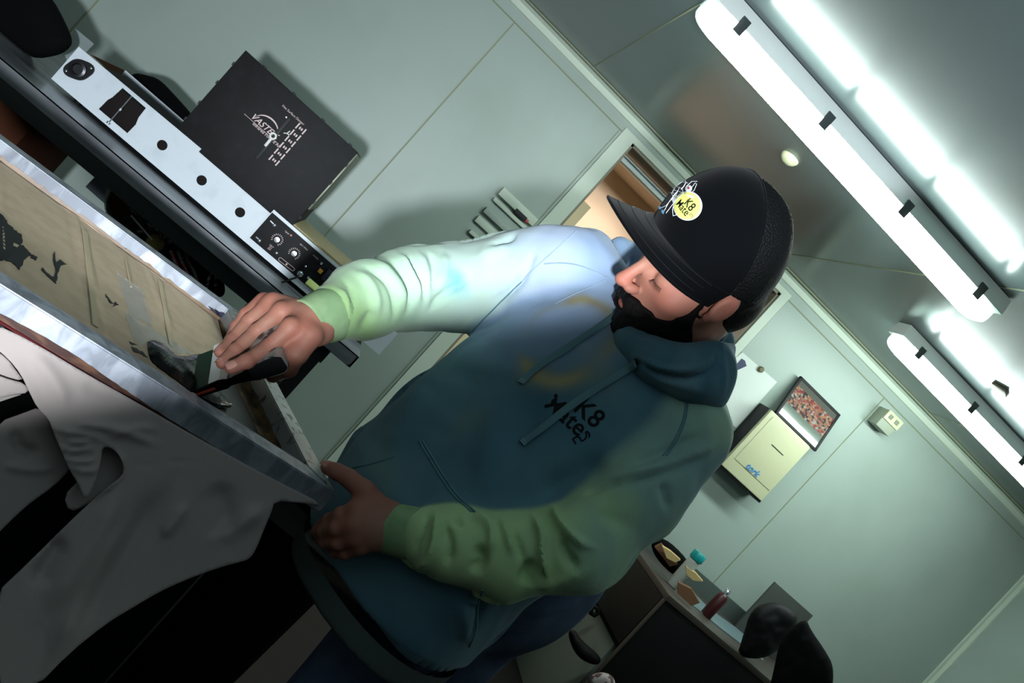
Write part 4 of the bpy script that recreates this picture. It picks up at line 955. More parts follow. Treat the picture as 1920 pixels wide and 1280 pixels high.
# chest axes: lateral points to the person's left (right in view, nearer the camera)
vr = np.array((math.cos(YAW), -math.sin(YAW), 0)); vf = np.array((math.sin(YAW), math.cos(YAW), 0))
LAT = vr*math.cos(TY)-vf*math.sin(TY); FRO = -(vr*math.sin(TY)+vf*math.cos(TY))
tz_ = np.array([.70, .80, 1.0, 1.13, 1.25, 1.34, 1.40, 1.45, 1.49])
tu = np.array([140, 136, 122, 140, 163, 172, 178, 186, 192]); td = np.array([1.31, 1.31, 1.30, 1.31, 1.32, 1.32, 1.32, 1.32, 1.32])
ta = np.array([.160, .172, .196, .205, .208, .190, .150, .10, .06]); tb = np.array([.13, .138, .142, .142, .138, .122, .105, .08, .05])
def torso_sdf(p, g=0, z0=.860):
    z = p[..., 2]; u = np.interp(z, tz_, tu); dd = np.interp(z, tz_, td); a = np.interp(z, tz_, ta)+g; b_ = np.interp(z, tz_, tb)+g
    s = u*dd/FPX; cx = dd*math.sin(YAW)+s*math.cos(YAW); cy = dd*math.cos(YAW)-s*math.sin(YAW)
    x = (p[..., 0]-cx)*LAT[0]+(p[..., 1]-cy)*LAT[1]; y = (p[..., 0]-cx)*FRO[0]+(p[..., 1]-cy)*FRO[1]
    k = (np.abs(x/a)**2.3+np.abs(y/b_)**2.3+1e-9)**(1/2.3); d = (k-1)*np.minimum(a, b_)
    return smax(smax(d, z0-z, .01), z-1.485, .03)
def hoodie_sdf(p):
    d = torso_sdf(p)
    rp, rr = J(Rarm); lp_, lr = J(Larm); nb = H(190, 1.43, 1.33)
    d = smin(d, cone(p, rp[0]-LAT*-.02, nb, .062, .058), .05); d = smin(d, cone(p, lp_[0]-LAT*.02, nb, .062, .058), .05)
    ra = chain(p, rp, rr, .03); la = chain(p, lp_, lr, .03)
    d = smin(d, ra, .035); d = smin(d, la, .022)
    # opening for the neck
    return d
dens = lambda V: V
def build_sdf(name, fn, lo, hi, h, m, parent, post=None, color=None, rl=1):
    V, F = nets(fn, lo, hi, h); V = relax(V, F, rl)
    if post: V = post(V, vnormals(V, F))
    c = color(V) if color else None
    return mk(name, V, F, m, parent, c), V, F
# --- hoodie
foldsR = [([(679, 498), (713, 513), (735, 539), (741, 575), (732, 604)], 6, -.006), ([(717, 477), (750, 498), (768, 531), (772, 564), (757, 590)], 6, -.007), ([(764, 473), (779, 506), (797, 539), (797, 568)], 6, -.008), ([(797, 466), (815, 491), (814, 524), (804, 553)], 5, -.006),
          ([(637, 520), (655, 535), (662, 560), (655, 604), (640, 619)], 5, -.004), ([(877, 526), (845, 542), (819, 564), (804, 582)], 7, -.008), ([(987, 498), (979, 524), (954, 549), (917, 571)], 8, -.009), ([(972, 436), (950, 451), (917, 462)], 6, -.006), ([(1000, 470), (992, 500), (984, 520)], 6, -.004),
          ([(700, 486), (730, 508), (752, 540), (758, 580)], 7, .006), ([(740, 470), (768, 498), (784, 534), (785, 570)], 7, .007), ([(780, 466), (798, 494), (806, 530), (800, 565)], 6, .006), ([(660, 505), (690, 522), (706, 550), (704, 600)], 8, .006), ([(830, 470), (838, 500), (828, 540)], 8, .005),
          ([(615, 546), (640, 562), (648, 582), (640, 611), (625, 630)], 3.5, -.003), ([(624, 536), (648, 552), (658, 584), (650, 616)], 5, .005), ([(890, 480), (930, 470), (960, 462)], 14, .004), ([(700, 580), (690, 600), (672, 618)], 9, -.006), ([(640, 555), (648, 590)], 4, .003)]
foldsL = [([(801, 959), (797, 990), (773, 1038)], 3.5, -.004), ([(816, 957), (822, 994), (812, 1042), (773, 1072)], 7, .009), ([(832, 976), (848, 1026), (836, 1065)], 7, -.008), ([(876, 964), (911, 974), (927, 1002), (915, 1042)], 8, .007), ([(892, 1018), (904, 1050), (880, 1076)], 11, -.010),
          ([(935, 968), (955, 1010), (963, 1042)], 6, .006), ([(960, 990), (975, 1030), (985, 1060)], 7, -.006), ([(995, 964), (1018, 1002), (1014, 1034), (1026, 1084)], 7, .010), ([(998, 1048), (990, 1075), (979, 1100)], 12, -.012), ([(1034, 945), (1054, 988), (1090, 1020), (1116, 1026)], 7, .009),
          ([(1052, 1000), (1062, 1042), (1086, 1068)], 9, -.010), ([(1150, 897), (1212, 881), (1271, 866), (1345, 830)], 9, .005), ([(1170, 915), (1224, 893), (1290, 868), (1340, 846)], 8, -.005), ([(1087, 925), (1173, 900)], 8, -.005), ([(1180, 870), (1240, 850), (1320, 812)], 8, -.004), ([(1000, 1100), (1050, 1090), (1110, 1060)], 9, .004), ([(850, 966), (866, 990)], 6, -.005), ([(1120, 960), (1180, 985)], 14, -.003), ([(1240, 900), (1255, 960)], 10, -.004)]
foldsB = [([(1150, 860), (1060, 905), (1000, 935)], 26, -.010), ([(1210, 700), (1180, 760), (1120, 840), (1000, 900)], 30, .006), ([(900, 660), (860, 760), (800, 860)], 24, -.006), ([(960, 700), (930, 800), (900, 900)], 26, .008), ([(1020, 720), (990, 800), (960, 880)], 22, -.007), ([(1130, 600), (1080, 640), (1040, 700)], 20, -.005), ([(800, 700), (760, 790), (720, 860)], 22, .006), ([(860, 1120), (880, 1180), (870, 1210)], 14, .008), ([(905, 1110), (895, 1160), (870, 1205)], 5, -.005), ([(960, 560), (910, 610), (880, 650)], 14, -.006), ([(1120, 545), (1060, 570), (1000, 590)], 14, .004)]
def hoodpost(V, N):
    D_ = ridges(V, N, [(a, b, c*1.25) for a, b, c in foldsR]+[(a, b, c*1.55) for a, b, c in foldsL]+foldsB)
    back = ((V-CAM)*N).sum(1) > 0
    D_ = D_+np.where(back, .006*sn(V, 38, 8), .0016*sn(V, 30, 9)+.0012*sn(V, 70, 10))
    return V+N*D_[:, None]
def mixc(a, b_, t): t = np.clip(t, 0, 1)[:, None]; return a*(1-t)+b_*t
def c3(*q): return np.array(rgb(*q)[:3])
def dye(V):
    uv = proj(V); rp, rr = J(Rarm); lp_, lr = J(Larm)
    dr_ = chain(V, rp, rr, .01); dl = chain(V, lp_, lr, .01); dt = torso_sdf(V)
    n1 = sn(V, 22, 11); n2 = sn(V, 55, 12); n3 = sn(V, 9, 13)
    body = mixc(c3(84, 120, 132)[None]*np.ones((len(V), 1)), c3(58, 94, 110), .5+.5*n1); body = mixc(body, c3(112, 142, 146), np.clip(n3*.8, 0, 1)*.6)
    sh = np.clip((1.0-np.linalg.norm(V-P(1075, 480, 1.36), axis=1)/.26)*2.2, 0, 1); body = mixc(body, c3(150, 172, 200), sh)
    # bleached ring on the chest
    c0_ = P(1075, 650, 1.25); rr_ = np.linalg.norm((V-c0_), axis=1); ring = np.exp(-((rr_-.070-.010*n1)/.012)**2)*np.clip(.55+.8*n2+.3*n1, 0, 1); body = mixc(body, c3(150, 142, 104), ring*.95)
    for x, y, s in ((1120, 690, .022), (990, 690, .02), (690, 860, .035), (860, 560+200, .02)):
        body = mixc(body, c3(126, 132, 100), .5*np.exp(-(np.linalg.norm(V-P(x, y, 1.2), axis=1)/ (s*1.6))**2)*np.clip(.6+n2, 0, 1))
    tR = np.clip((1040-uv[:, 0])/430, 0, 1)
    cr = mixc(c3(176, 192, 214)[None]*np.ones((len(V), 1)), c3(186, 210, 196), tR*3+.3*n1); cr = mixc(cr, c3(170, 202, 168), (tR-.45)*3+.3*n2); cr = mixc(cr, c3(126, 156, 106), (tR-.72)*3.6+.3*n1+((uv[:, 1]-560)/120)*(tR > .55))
    for x, y, s in ((862, 525, .018), (889, 550, .008), (840, 515, .008)): cr = mixc(cr, c3(60, 170, 190), .8*np.exp(-(np.linalg.norm(V-P(x, y, 1.37), axis=1)/s/1.4)**2)*np.clip(.5+n2, 0, 1))
    tL = np.clip((1330-uv[:, 0])/560, 0, 1)
    cl_ = mixc(c3(118, 150, 150)[None]*np.ones((len(V), 1)), c3(140, 170, 148), tL*2.6+.25*n1); cl_ = mixc(cl_, c3(164, 194, 140), (tL-.30)*3.2+.35*n2); cl_ = mixc(cl_, c3(176, 200, 150), np.clip(n1*.6, 0, 1))
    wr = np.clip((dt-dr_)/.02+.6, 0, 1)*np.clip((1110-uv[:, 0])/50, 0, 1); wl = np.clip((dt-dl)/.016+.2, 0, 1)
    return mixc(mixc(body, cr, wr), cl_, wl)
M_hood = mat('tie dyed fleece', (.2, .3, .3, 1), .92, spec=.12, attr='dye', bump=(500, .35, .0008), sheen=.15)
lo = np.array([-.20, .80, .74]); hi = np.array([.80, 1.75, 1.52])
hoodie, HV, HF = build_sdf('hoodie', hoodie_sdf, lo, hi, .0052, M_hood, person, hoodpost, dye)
hb = BVHTree.FromPolygons([tuple(v) for v in HV], [tuple(int(i) for i in f) for f in HF])
def hit(bv, x, y, off=0.):
    v = ray(x, y); v = v/np.linalg.norm(v); loc, n, i, d = bv.ray_cast(Vector(CAM), Vector(v))
    if loc is None: return None, None
    n = np.array(n); n = n if n @ v < 0 else -n
    return np.array(loc)+n*off, n
def along(bv, pl, off, step=5, sm=2):
    out_ = []; last = None
    for x, y in densify(smoothpoly(pl, False, sm), step, False):
        q, n = hit(bv, x, y, off)
        if q is not None and (last is None or np.linalg.norm(q-last) < .05): out_.append((q, n)); last = q
    P_ = np.array([q for q, _ in out_]); N_ = np.array([n for _, n in out_])
    for _ in range(2):
        P_[1:-1] = P_[1:-1]*.5+.25*(P_[:-2]+P_[2:]); N_[1:-1] = N_[1:-1]*.5+.25*(N_[:-2]+N_[2:])
    return P_, N_
def ribbon(name, Pn, Nn_, w_, th, m, parent):
    vs = []; n = len(Pn)
    for i in range(n):
        t = Pn[min(i+1, n-1)]-Pn[max(i-1, 0)]; t /= np.linalg.norm(t); s = np.cross(t, Nn_[i]); s /= np.linalg.norm(s)
        for a, b_ in ((-1, .25), (-.7, 1), (.7, 1), (1, .25), (.8, -.3), (-.8, -.3)): vs.append(Pn[i]+s*a*w_+Nn_[i]*b_*th)
    fs = [(i*6+k, i*6+(k+1) % 6, (i+1)*6+(k+1) % 6, (i+1)*6+k) for i in range(n-1) for k in range(6)]+[tuple(range(6)), tuple(range((n-1)*6, n*6))]
    return MB().add(vs, fs).build(name, m, parent, 60)
M_seamt = mat('hoodie seam', rgb(92, 128, 136), .9, spec=.1)
M_seaml = mat('pale seam', rgb(150, 170, 186), .9, spec=.1)
def seamline(pl, r_=.0011, m=None, nm='seam'):
    a, n = along(hb, pl, .0006)
    if len(a) > 3: MB().tube(list(a), r_, 6).build(nm, m or M_seamt, hoodie, 60)
seamline([(1081, 433), (1040, 470), (1000, 505), (978, 528)], m=M_seaml); seamline([(978, 528), (940, 565), (900, 605), (885, 622)], m=M_seamt)
seamline([(1020, 495), (1050, 492), (1090, 497), (1138, 521)], m=M_seaml); seamline([(1136, 526), (1090, 545), (1040, 570)], .0008, m=M_seaml)
seamline([(1285, 735), (1286, 770), (1276, 803), (1258, 835), (1244, 854)]); seamline([(1289, 735), (1290, 770), (1280, 805), (1262, 838), (1250, 854)])
for dx in (0, 7): seamline([(786+dx, 826), (806+dx, 860), (830+dx, 900), (856+dx, 935), (884+dx, 960)], .0014, nm='pocket_edge')
seamline([(640, 880), (690, 872), (740, 855)], .001); seamline([(905, 1105), (893, 1140), (897, 1175), (880, 1212)], .0013, nm='pocket_edge')
# cuffs, hem
M_cuffR = mat('green rib cuff', rgb(132, 158, 116), .9, spec=.1, bump=(160, .3, .001, (1, 1, 6)), n=(26, rgb(116, 144, 104), .42, .62))
def cuffs(nm, l, a0):
    p, r = J(l)
    t = p[1]-p[0]; L = np.linalg.norm(t); t /= L
    prof = [(r[0]*.96, -.004), (r[0]*1.05, .004), (r[0]*1.0, L*.4), (r[1]*1.02, L*.9), (r[1]*1.0, L-.002), (r[1]*.93, L), (r[1]*.86, L-.003), (r[1]*.84, L*.6)]
    return MB().lathe(prof[:-1], p[0], t, 40).build(nm, M_cuffR, hoodie, 60)
def cuff_sdf(nm, l):
    p, r = J(l); t = p[1]-p[0]; L = np.linalg.norm(t); t /= L
    m = MB(); n = 44; a = np.cross(t, (0, 0, 1)); a /= np.linalg.norm(a); b_ = np.cross(t, a); vs = []; prof = [(r[0]*.92, -.002), (r[0]*1.06, .004), (r[0]*1.03, L*.45), (r[1]*1.0, L*.9), (r[1]*.99, L-.001), (r[1]*.95, L), (r[1]*.90, L-.004), (r[1]*.88, L*.45)]
    for q, h_ in prof:
        for k in range(n): an = 2*math.pi*k/n; w_ = 1+.03*math.sin(3*an+h_*40)+.006*math.sin(22*an); vs.append(p[0]+t*h_+(a*math.cos(an)+b_*math.sin(an)*.94)*q*w_)
    fs = [(i*n+k, i*n+(k+1) % n, (i+1)*n+(k+1) % n, (i+1)*n+k) for i in range(len(prof)-1) for k in range(n)]
    return m.add(vs, fs).build(nm, M_cuffR, hoodie, 60)
cuff_sdf('cuff', Rcuff); cuff_sdf('cuff', Lcuff)
M_rib = mat('grey rib knit', rgb(74, 84, 80), .95, spec=.1, bump=(200, .4, .0015, (4, 4, .3)))
def hem_sdf(p): return smax(smax(torso_sdf(p, -.005, .70), p[..., 2]-.868, .004), .800-p[..., 2], .004)
build_sdf('hem', hem_sdf, (.02, .95, .68), (.75, 1.65, .83), .007, M_rib, hoodie)
# hood lying round the neck
hoodp = [(1163, 468, 1.40, .020), (1150, 505, 1.37, .020), (1147, 550, 1.32, .020), (1160, 600, 1.27, .022), (1188, 645, 1.22, .026), (1235, 680, 1.18, .030), (1290, 700, 1.17, .036), (1328, 690, 1.19, .036), (1340, 650, 1.23, .026), (1325, 612, 1.29, .024), (1300, 570, 1.36, .03), (1260, 530, 1.42, .03), (1210, 490, 1.44, .026), (1163, 468, 1.42, .020)]
hp, hr = J(hoodp)
def hood_sdf(p):
    d = chain(p, hp, hr, .02)
    d = smin(d, ell(p, P(1305, 715, 1.19), (.052, .050, .026), None), .03)
    d = smin(d, cone(p, P(1345, 690, 1.24), P(1352, 735, 1.22), .016, .010), .02)
    d = smin(d, cone(p, P(1300, 560, 1.42), P(1330, 640, 1.34), .045, .040), .03)
    # opening for neck and shirt
    d = smax(d, -cone(p, neckb+(h2w((-.02, 0, -.045))-neckb)*-.4, h2w((-.02, 0, -.045)), .060, .070), .012)
    return d
foldsH = [([(1200, 680), (1240, 705), (1300, 712), (1340, 690), (1352, 660)], 6, -.008), ([(1190, 665), (1230, 690), (1290, 698), (1330, 676), (1342, 650)], 6, .005), ([(1352, 640), (1358, 690), (1356, 740)], 5, .003), ([(1215, 700), (1270, 725), (1330, 735)], 8, .003), ([(1155, 480), (1145, 540), (1155, 590)], 3, -.003)]
def hpost(V, N): return V+N*(ridges(V, N, foldsH)+.001*sn(V, 60, 15))[:, None]
def hcol(V):
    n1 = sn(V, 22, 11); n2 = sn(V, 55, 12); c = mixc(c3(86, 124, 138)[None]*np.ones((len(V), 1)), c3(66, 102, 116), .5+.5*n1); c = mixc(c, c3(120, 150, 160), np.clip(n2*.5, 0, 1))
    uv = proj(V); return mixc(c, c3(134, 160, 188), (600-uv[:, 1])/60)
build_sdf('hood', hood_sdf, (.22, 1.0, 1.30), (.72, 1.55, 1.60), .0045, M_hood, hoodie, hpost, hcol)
hood_o = [o for o in person.children_recursive if o.name.startswith('hood') and o.name != hoodie.name and 'hoodie' not in o.name][0]
hv = np.array([v.co for v in hood_o.data.vertices]); hm = [tuple(p.vertices) for p in hood_o.data.polygons]
allb = BVHTree.FromPolygons([tuple(v) for v in HV]+[tuple(v) for v in hv], [tuple(int(i) for i in f) for f in HF]+[tuple(i+len(HV) for i in f) for f in hm])
M_string = mat('teal cord', rgb(92, 126, 132), .9, spec=.1, bump=(400, .4, .0008))
for pl in ([(1158, 592), (1120, 620), (1070, 650), (1020, 682), (996, 702), (978, 720)], [(1196, 682), (1160, 705), (1110, 735), (1060, 770), (1015, 808), (980, 832)]):
    a, n = along(allb, pl, .0045); s_ = ribbon('drawstring', a, n, .0058, .0016, M_string, hoodie)
    e = MB(); t = a[-1]-a[-3]; t /= np.linalg.norm(t); sd = np.cross(t, n[-1])
    for k in (-1, 1): e.tube([a[-2]+sd*.0045+n[-2]*.0018+t*.002*k, a[-2]-sd*.0045+n[-2]*.0018+t*.002*k], .0005, 5)
    e.build('stitching', M_seaml, s_)
q, n = hit(allb, 1196, 676, .002); MB().lathe([(.005, 0), (.005, .0015), (.003, .002)], q, n, 16).build('eyelet', M_black, hoodie)
# chest print
def wrapfn(bv, n, off=.0006):
    def f(p):
        loc, nn, i, d = bv.ray_cast(Vector(p+n*.08), Vector(-n)); return (np.array(loc)+n*off) if loc is not None else p
    return f
cq, cn = hit(hb, 1085, 782); cn = FRO*.95-Z*.0+(-vf)*.3; cn /= np.linalg.norm(cn)
tx = LAT-cn*(LAT @ cn); tx /= np.linalg.norm(tx); tyv = np.cross(cn, tx); tyv = tyv if tyv[2] > 0 else -tyv
M_pblack = mat('black print', rgb(8, 12, 14), .7, spec=.2)
def chest(body, x, y, size, rot=0):
    q, _ = hit(hb, x, y); ax = tx*math.cos(rot)+tyv*math.sin(rot); ay_ = -tx*math.sin(rot)+tyv*math.cos(rot)
    return text('chest_print', body, q, ax, ay_, size, M_pblack, hoodie, project=wrapfn(hb, cn), bold=.012)
chest('K8', 1105, 775, .038, .03); chest('Mate', 1060, 778, .036, .03)
for pl in ([(1076, 822), (1082, 816), (1090, 820), (1088, 828), (1096, 826), (1102, 816), (1098, 810)], [(1074, 822), (1080, 832)], [(1100, 808), (1108, 814), (1104, 820)]):
    a, n = along(hb, pl, .0006, 3, 1)
    if len(a) > 2: MB().tube(list(a), .0011, 6).build('chest_print', M_pblack, hoodie, 60)
# black shirt collar at the neck
c_ = neckb+(h2w((-.02, 0, -.045))-neckb)*.22; ax_ = h2w((-.02, 0, -.045))-neckb; ax_ /= np.linalg.norm(ax_)
MB().lathe([(.058, -.03), (.069, -.012), (.071, .0), (.067, .008), (.060, .004)], c_, ax_, 40).build('shirt_collar', mat('black shirt', rgb(8, 8, 10), .9, spec=.1), person, 60)
# --- body: head, neck, hands, with the limbs inside the clothes
def hand_sdf(p, wr, palm, fingers, thumb, k=.010):
    d = None
    for mc in palm:
        c = cone(p, wr[0], mc[0], wr[1], mc[1]); d = c if d is None else smin(d, c, .016)
    fd = None
    for f in fingers:
        c = chain(p, [q for q, _ in f], [r for _, r in f], .004)
        for q, r in f[1:-1]: c = smin(c, ell(p, q, (r*1.07,)*3), .003)
        d = smin(d, c, .0065)
    c = chain(p, [q for q, _ in thumb], [r for _, r in thumb], .006); d = smin(d, c, .010)
    return d
def PT(*l): return [(P(x, y, d), r) for x, y, d, r in l]
RH_ = dict(wr=(P(590, 606, 1.225), .027), palm=PT((500, 566, 1.252, .0125), (513, 568, 1.235, .014), (529, 585, 1.208, .0145), (545, 613, 1.176, .0145)),
    fingers=[PT((494, 562, 1.250, .0112), (462, 588, 1.267, .0098), (444, 612, 1.257, .0090), (432, 634, 1.242, .0080)),
             PT((511, 565, 1.236, .0122), (466, 602, 1.240, .0105), (434, 638, 1.214, .0094), (413, 660, 1.187, .0086)),
             PT((528, 584, 1.206, .0126), (480, 622, 1.208, .0110), (441, 657, 1.182, .0098), (417, 680, 1.160, .0090)),
             PT((546, 613, 1.174, .0128), (504, 650, 1.170, .0112), (463, 677, 1.142, .0102), (434, 689, 1.130, .0092))],
    thumb=PT((580, 628, 1.190, .020), (556, 662, 1.180, .0165), (540, 690, 1.205, .0135), (512, 704, 1.235, .011)))
LH_ = dict(wr=(P(722, 986, 1.152), .028), palm=PT((672, 955, 1.128, .0155), (666, 980, 1.120, .0145), (668, 1003, 1.124, .0135), (676, 1020, 1.134, .0125), (698, 948, 1.140, .015)),
    fingers=[PT((668, 960, 1.126, .0130), (640, 966, 1.128, .0112), (618, 976, 1.150, .0102), (604, 982, 1.170, .0088)),
             PT((662, 984, 1.118, .0130), (632, 990, 1.124, .0112), (608, 996, 1.148, .0100), (594, 996, 1.170, .0088)),
             PT((664, 1006, 1.122, .0122), (634, 1016, 1.130, .0108), (612, 1016, 1.152, .0096), (602, 1010, 1.172, .0085)),
             PT((674, 1024, 1.132, .0110), (648, 1036, 1.142, .0095), (630, 1034, 1.160, .0086), (620, 1026, 1.175, .0078))],
    thumb=PT((706, 955, 1.143, .0190), (684, 922, 1.140, .0155), (655, 897, 1.145, .0125), (632, 884, 1.150, .0112), (614, 876, 1.156, .0098)))
def arm_in(p, l):
    q, r = J(l); return chain(p, q, [x*.62 for x in r], .02)
def rhand(p): return smin(hand_sdf(p, **RH_), cone(p, P(590, 606, 1.225), P(650, 578, 1.275), .0265, .031), .015)
def lhand(p): return smin(hand_sdf(p, **LH_), cone(p, P(722, 986, 1.152), P(800, 1006, 1.142), .0275, .031), .015)
fa = H(205, .50, 1.32); fb_ = H(300, .50, 1.55)
hipA, hipB = H(225, .93, 1.36), H(300, .95, 1.46)
def core(p):
    d = torso_sdf(p, -.035, .90)
    d = smin(d, cone(p, H(262, .95, 1.41), H(200, 1.10, 1.35), .12, .12), .05)
    d = smin(d, arm_in(p, Rarm), .03); d = smin(d, arm_in(p, Larm), .03); d = smin(d, cone(p, neckb, H(190, 1.36, 1.32), .055, .08), .04)
    for a, kk, an in ((hipA, fa, H(190, .09, 1.36)), (hipB, fb_, H(330, .09, 1.66))):
        d = smin(d, cone(p, a, kk, .078, .055), .04); d = smin(d, cone(p, kk, an, .052, .036), .02)
    return smax(d, .07-p[..., 2], .01)
pieces = [nets(head_sdf, HO-.17, HO+np.array([.22, .22, .19]), .0026), nets(rhand, P(510, 620, 1.23)-.115, P(510, 620, 1.23)+.135, .0019), nets(lhand, P(670, 975, 1.14)-.115, P(670, 975, 1.14)+.125, .0021), nets(core, (-.15, .85, .04), (.95, 2.0, 1.48), .014)]
def skincol(V, kind):
    n1 = sn(V, 70, 31); n2 = sn(V, 25, 32); base = c3(178, 130, 110)[None]*np.ones((len(V), 1)); base = mixc(base, c3(156, 102, 86), np.clip(.35+.5*n1, 0, 1)*.6)
    if kind > 0: base = base*.62  # dimmer light on the hands is put into the skin colour
    if kind == 0:
        q = w2h(V)
        for c, r in (((.12, 0, -.03), .022), ((-.01, .085, 0), .04), ((.065, .05, -.02), .03), ((-.01, -.085, 0), .04)): base = mixc(base, c3(206, 112, 94), .55*np.exp(-(np.linalg.norm(q-np.array(c), axis=1)/r)**2))
        base = mixc(base, c3(168, 84, 78), .9*np.exp(-(np.linalg.norm((q-np.array((.100, 0, -.066)))/np.array((1.2, 2.2, .8)), axis=1)/.009)**2))
    else:
        for f in (RH_ if kind == 1 else LH_)['fingers']+[(RH_ if kind == 1 else LH_)['thumb']]:
            for q, r in f[1:-1]+f[:1]: base = mixc(base, c3(150, 78, 62), .5*np.exp(-(np.linalg.norm(V-q, axis=1)/(r*1.4))**2))
            base = mixc(base, c3(166, 92, 78), .5*np.exp(-(np.linalg.norm(V-f[-1][0], axis=1)/(f[-1][1]*1.4))**2))
    return base
VV = []; FF = []; CC = []; n0 = 0
for i, (V, F) in enumerate(pieces):
    V = relax(V, F, 1, .4)
    if i in (1, 2):
        N = vnormals(V, F); D_ = np.zeros(len(V)); S_ = RH_ if i == 1 else LH_
        for f in S_['fingers']+[S_['thumb']]:
            for (q, r), (q2, r2) in zip(f[1:-1], f[2:]):   # knuckle creases
                t = q2-q; t /= np.linalg.norm(t); x = (V-q) @ t; dd = np.linalg.norm(V-q, axis=1)
                D_ -= .0007*np.exp(-((dd/(r*1.5))**4))*(np.exp(-(x/.0012)**2)+.7*np.exp(-((x-.004)/.001)**2)+.7*np.exp(-((x+.004)/.001)**2))
        for mc, f in zip(S_['palm'], S_['fingers']):       # tendons
            a = S_['wr'][0]; b_ = mc[0]; ba = b_-a; h_ = np.clip(((V-a) @ ba)/(ba @ ba), 0, 1); D_ += .0010*np.exp(-((np.linalg.norm(V-a-h_[:, None]*ba, axis=1)-mc[1]-.002)/.004)**2)*np.exp(-(np.linalg.norm(np.cross(V-a, ba)/np.linalg.norm(ba), axis=1)/.02)**2)*.5
        V = V+N*(D_+.0003*sn(V, 160, 41))[:, None]
    VV.append(V); FF.append(F+n0); CC.append(skincol(V, i)); n0 += len(V)
M_skin = mat('skin', rgb(190, 134, 110), .58, spec=.3, attr='dye', bump=(380, .18, .0008))
M_skin.node_tree.nodes['Principled BSDF'].inputs['Subsurface Weight'].default_value = .08
M_skin.node_tree.nodes['Principled BSDF'].inputs['Subsurface Radius'].default_value = (.012, .004, .002)
bodyo = mk('body', np.concatenate(VV), np.concatenate(FF), M_skin, person, np.concatenate(CC))
M_nail = mat('finger nail', rgb(176, 126, 112), .25)
def nail(tipp, base, r, view=None):
    t = tipp-base; t /= np.linalg.norm(t); n = (CAM-tipp); n = n-t*(n @ t); n /= np.linalg.norm(n)
    if view is not None: n = n*.6+view; n = n-t*(n @ t); n /= np.linalg.norm(n)
    s = np.cross(t, n); vs = []; fs = []
    for i in range(6):
        for j in range(7):
            a = (j-3)/3*.85; x = (i/5-.45)*r*1.5; e = (1-((i-2.5)/2.6)**4*.25); rr = r*(1.02 if i < 4 else .98-.05*(i-4)); vs.append(tipp+t*x+(n*math.cos(a*e)+s*math.sin(a*e))*rr)
    fs = [(i*7+j, i*7+j+1, i*7+j+8, i*7+j+7) for i in range(5) for j in range(6)]
    vb = [v-n*.0006 for v in vs]; MB().add(vs+vb, fs+[tuple(k+42 for k in f[::-1]) for f in fs]).build('fingernail', M_nail, bodyo, 80)
for f in RH_['fingers'][1:]: nail(f[-1][0], f[-2][0], f[-1][1], pdir*-.2+MX*-.5)
f = LH_['thumb']; nail(f[-1][0], f[-2][0], f[-1][1], Z*.8)
# --- beard, hair, brows, lashes
M_hair = mat('black beard hair', rgb(13, 10, 10), .75, spec=.2, bump=(300, .8, .003, (1, 1, .4)))
def beard(p):
    q = w2h(p); x, y, z = q[..., 0], np.abs(q[..., 1]), q[..., 2]
    d = head_sdf(p)-.0045-.0022*sn(p, 170, 51)-.0015*sn(p, 320, 52)
    d = smin(d, ell(q, (.060, 0, -.116), (.034, .042, .028))-.002*sn(p, 170, 53), .02)
    zl_ = np.interp(x, [.0, .022, .040, .060, .080, .092, .13], [.05, .045, -.022, -.046, -.050, -.0445, -.046])
    d = smax(d, z-zl_-.004*sn(p, 200, 54), .004); d = smax(d, .027-x-.5*np.maximum(0, -.03-z), .004); d = smax(d, -.150-z, .006)
    d = smax(d, -ell(q, (.106, 0, -.066), (.022, .019, .0060)), .003)
    fq = q.copy(); fq[..., 1] = y; d = smax(d, -ell(fq, (.006, .085, .006), (.026, .022, .034)), .003)
    return smax(d, x-.112, .004)
build_sdf('beard', beard, HO-.17, HO+.12, .0026, M_hair, person, rl=0)
def hair(p):
    q = w2h(p); f = q.copy(); f[..., 1] = np.abs(f[..., 1])
    d = ell(q, (.000, 0, .033), (.0920, .0795, .0935))-.0012*sn(p, 200, 55); x, z = q[..., 0], q[..., 2]
    d = smin(d, ell(q, (-.04, 0, -.01), (.064, .06, .06)), .02)
    d = smax(d, z-.07, .003); d = smax(d, -z-.035+.5*x, .003); d = smax(d, x-np.interp(z, [-.03, .0, .02, .05], [-.024, -.012, .022, .045]), .003)
    return smax(d, -ell(f, (.006, .085, .006), (.024, .02, .030)), .004)
build_sdf('hair', hair, HO-.15, HO+.16, .0035, M_hair, person, rl=0)
b = MB()
for s in (1, -1):
    pts_ = [h2w(mirror(q, s)) for q in ((.097, .012, .0205), (.0965, .024, .0275), (.088, .038, .0285), (.075, .050, .022))]; b = MB().tube(pts_, [.0028, .0036, .0032, .0016], 8); b.build('eyebrow', M_hair, person, 60)
    b = MB()
    for k in range(15 if s > 0 else 0):
        a = -.9+1.8*k/14; base_ = np.array((.077+.0150*math.cos(a)-.0005, .032*1+.0165*math.sin(a), -.0050)); tip_ = base_+np.array((.0062*math.cos(a), .0075*math.sin(a)+.0012, -.0058))
        b.tube([h2w(mirror(base_, s)), h2w(mirror((base_+tip_)/2+(0, 0, -.0012), s)), h2w(mirror(tip_, s))], [.0003, .00025, .0001], 5)
    if s > 0: b.build('eyelashes', M_hair, person, 60)
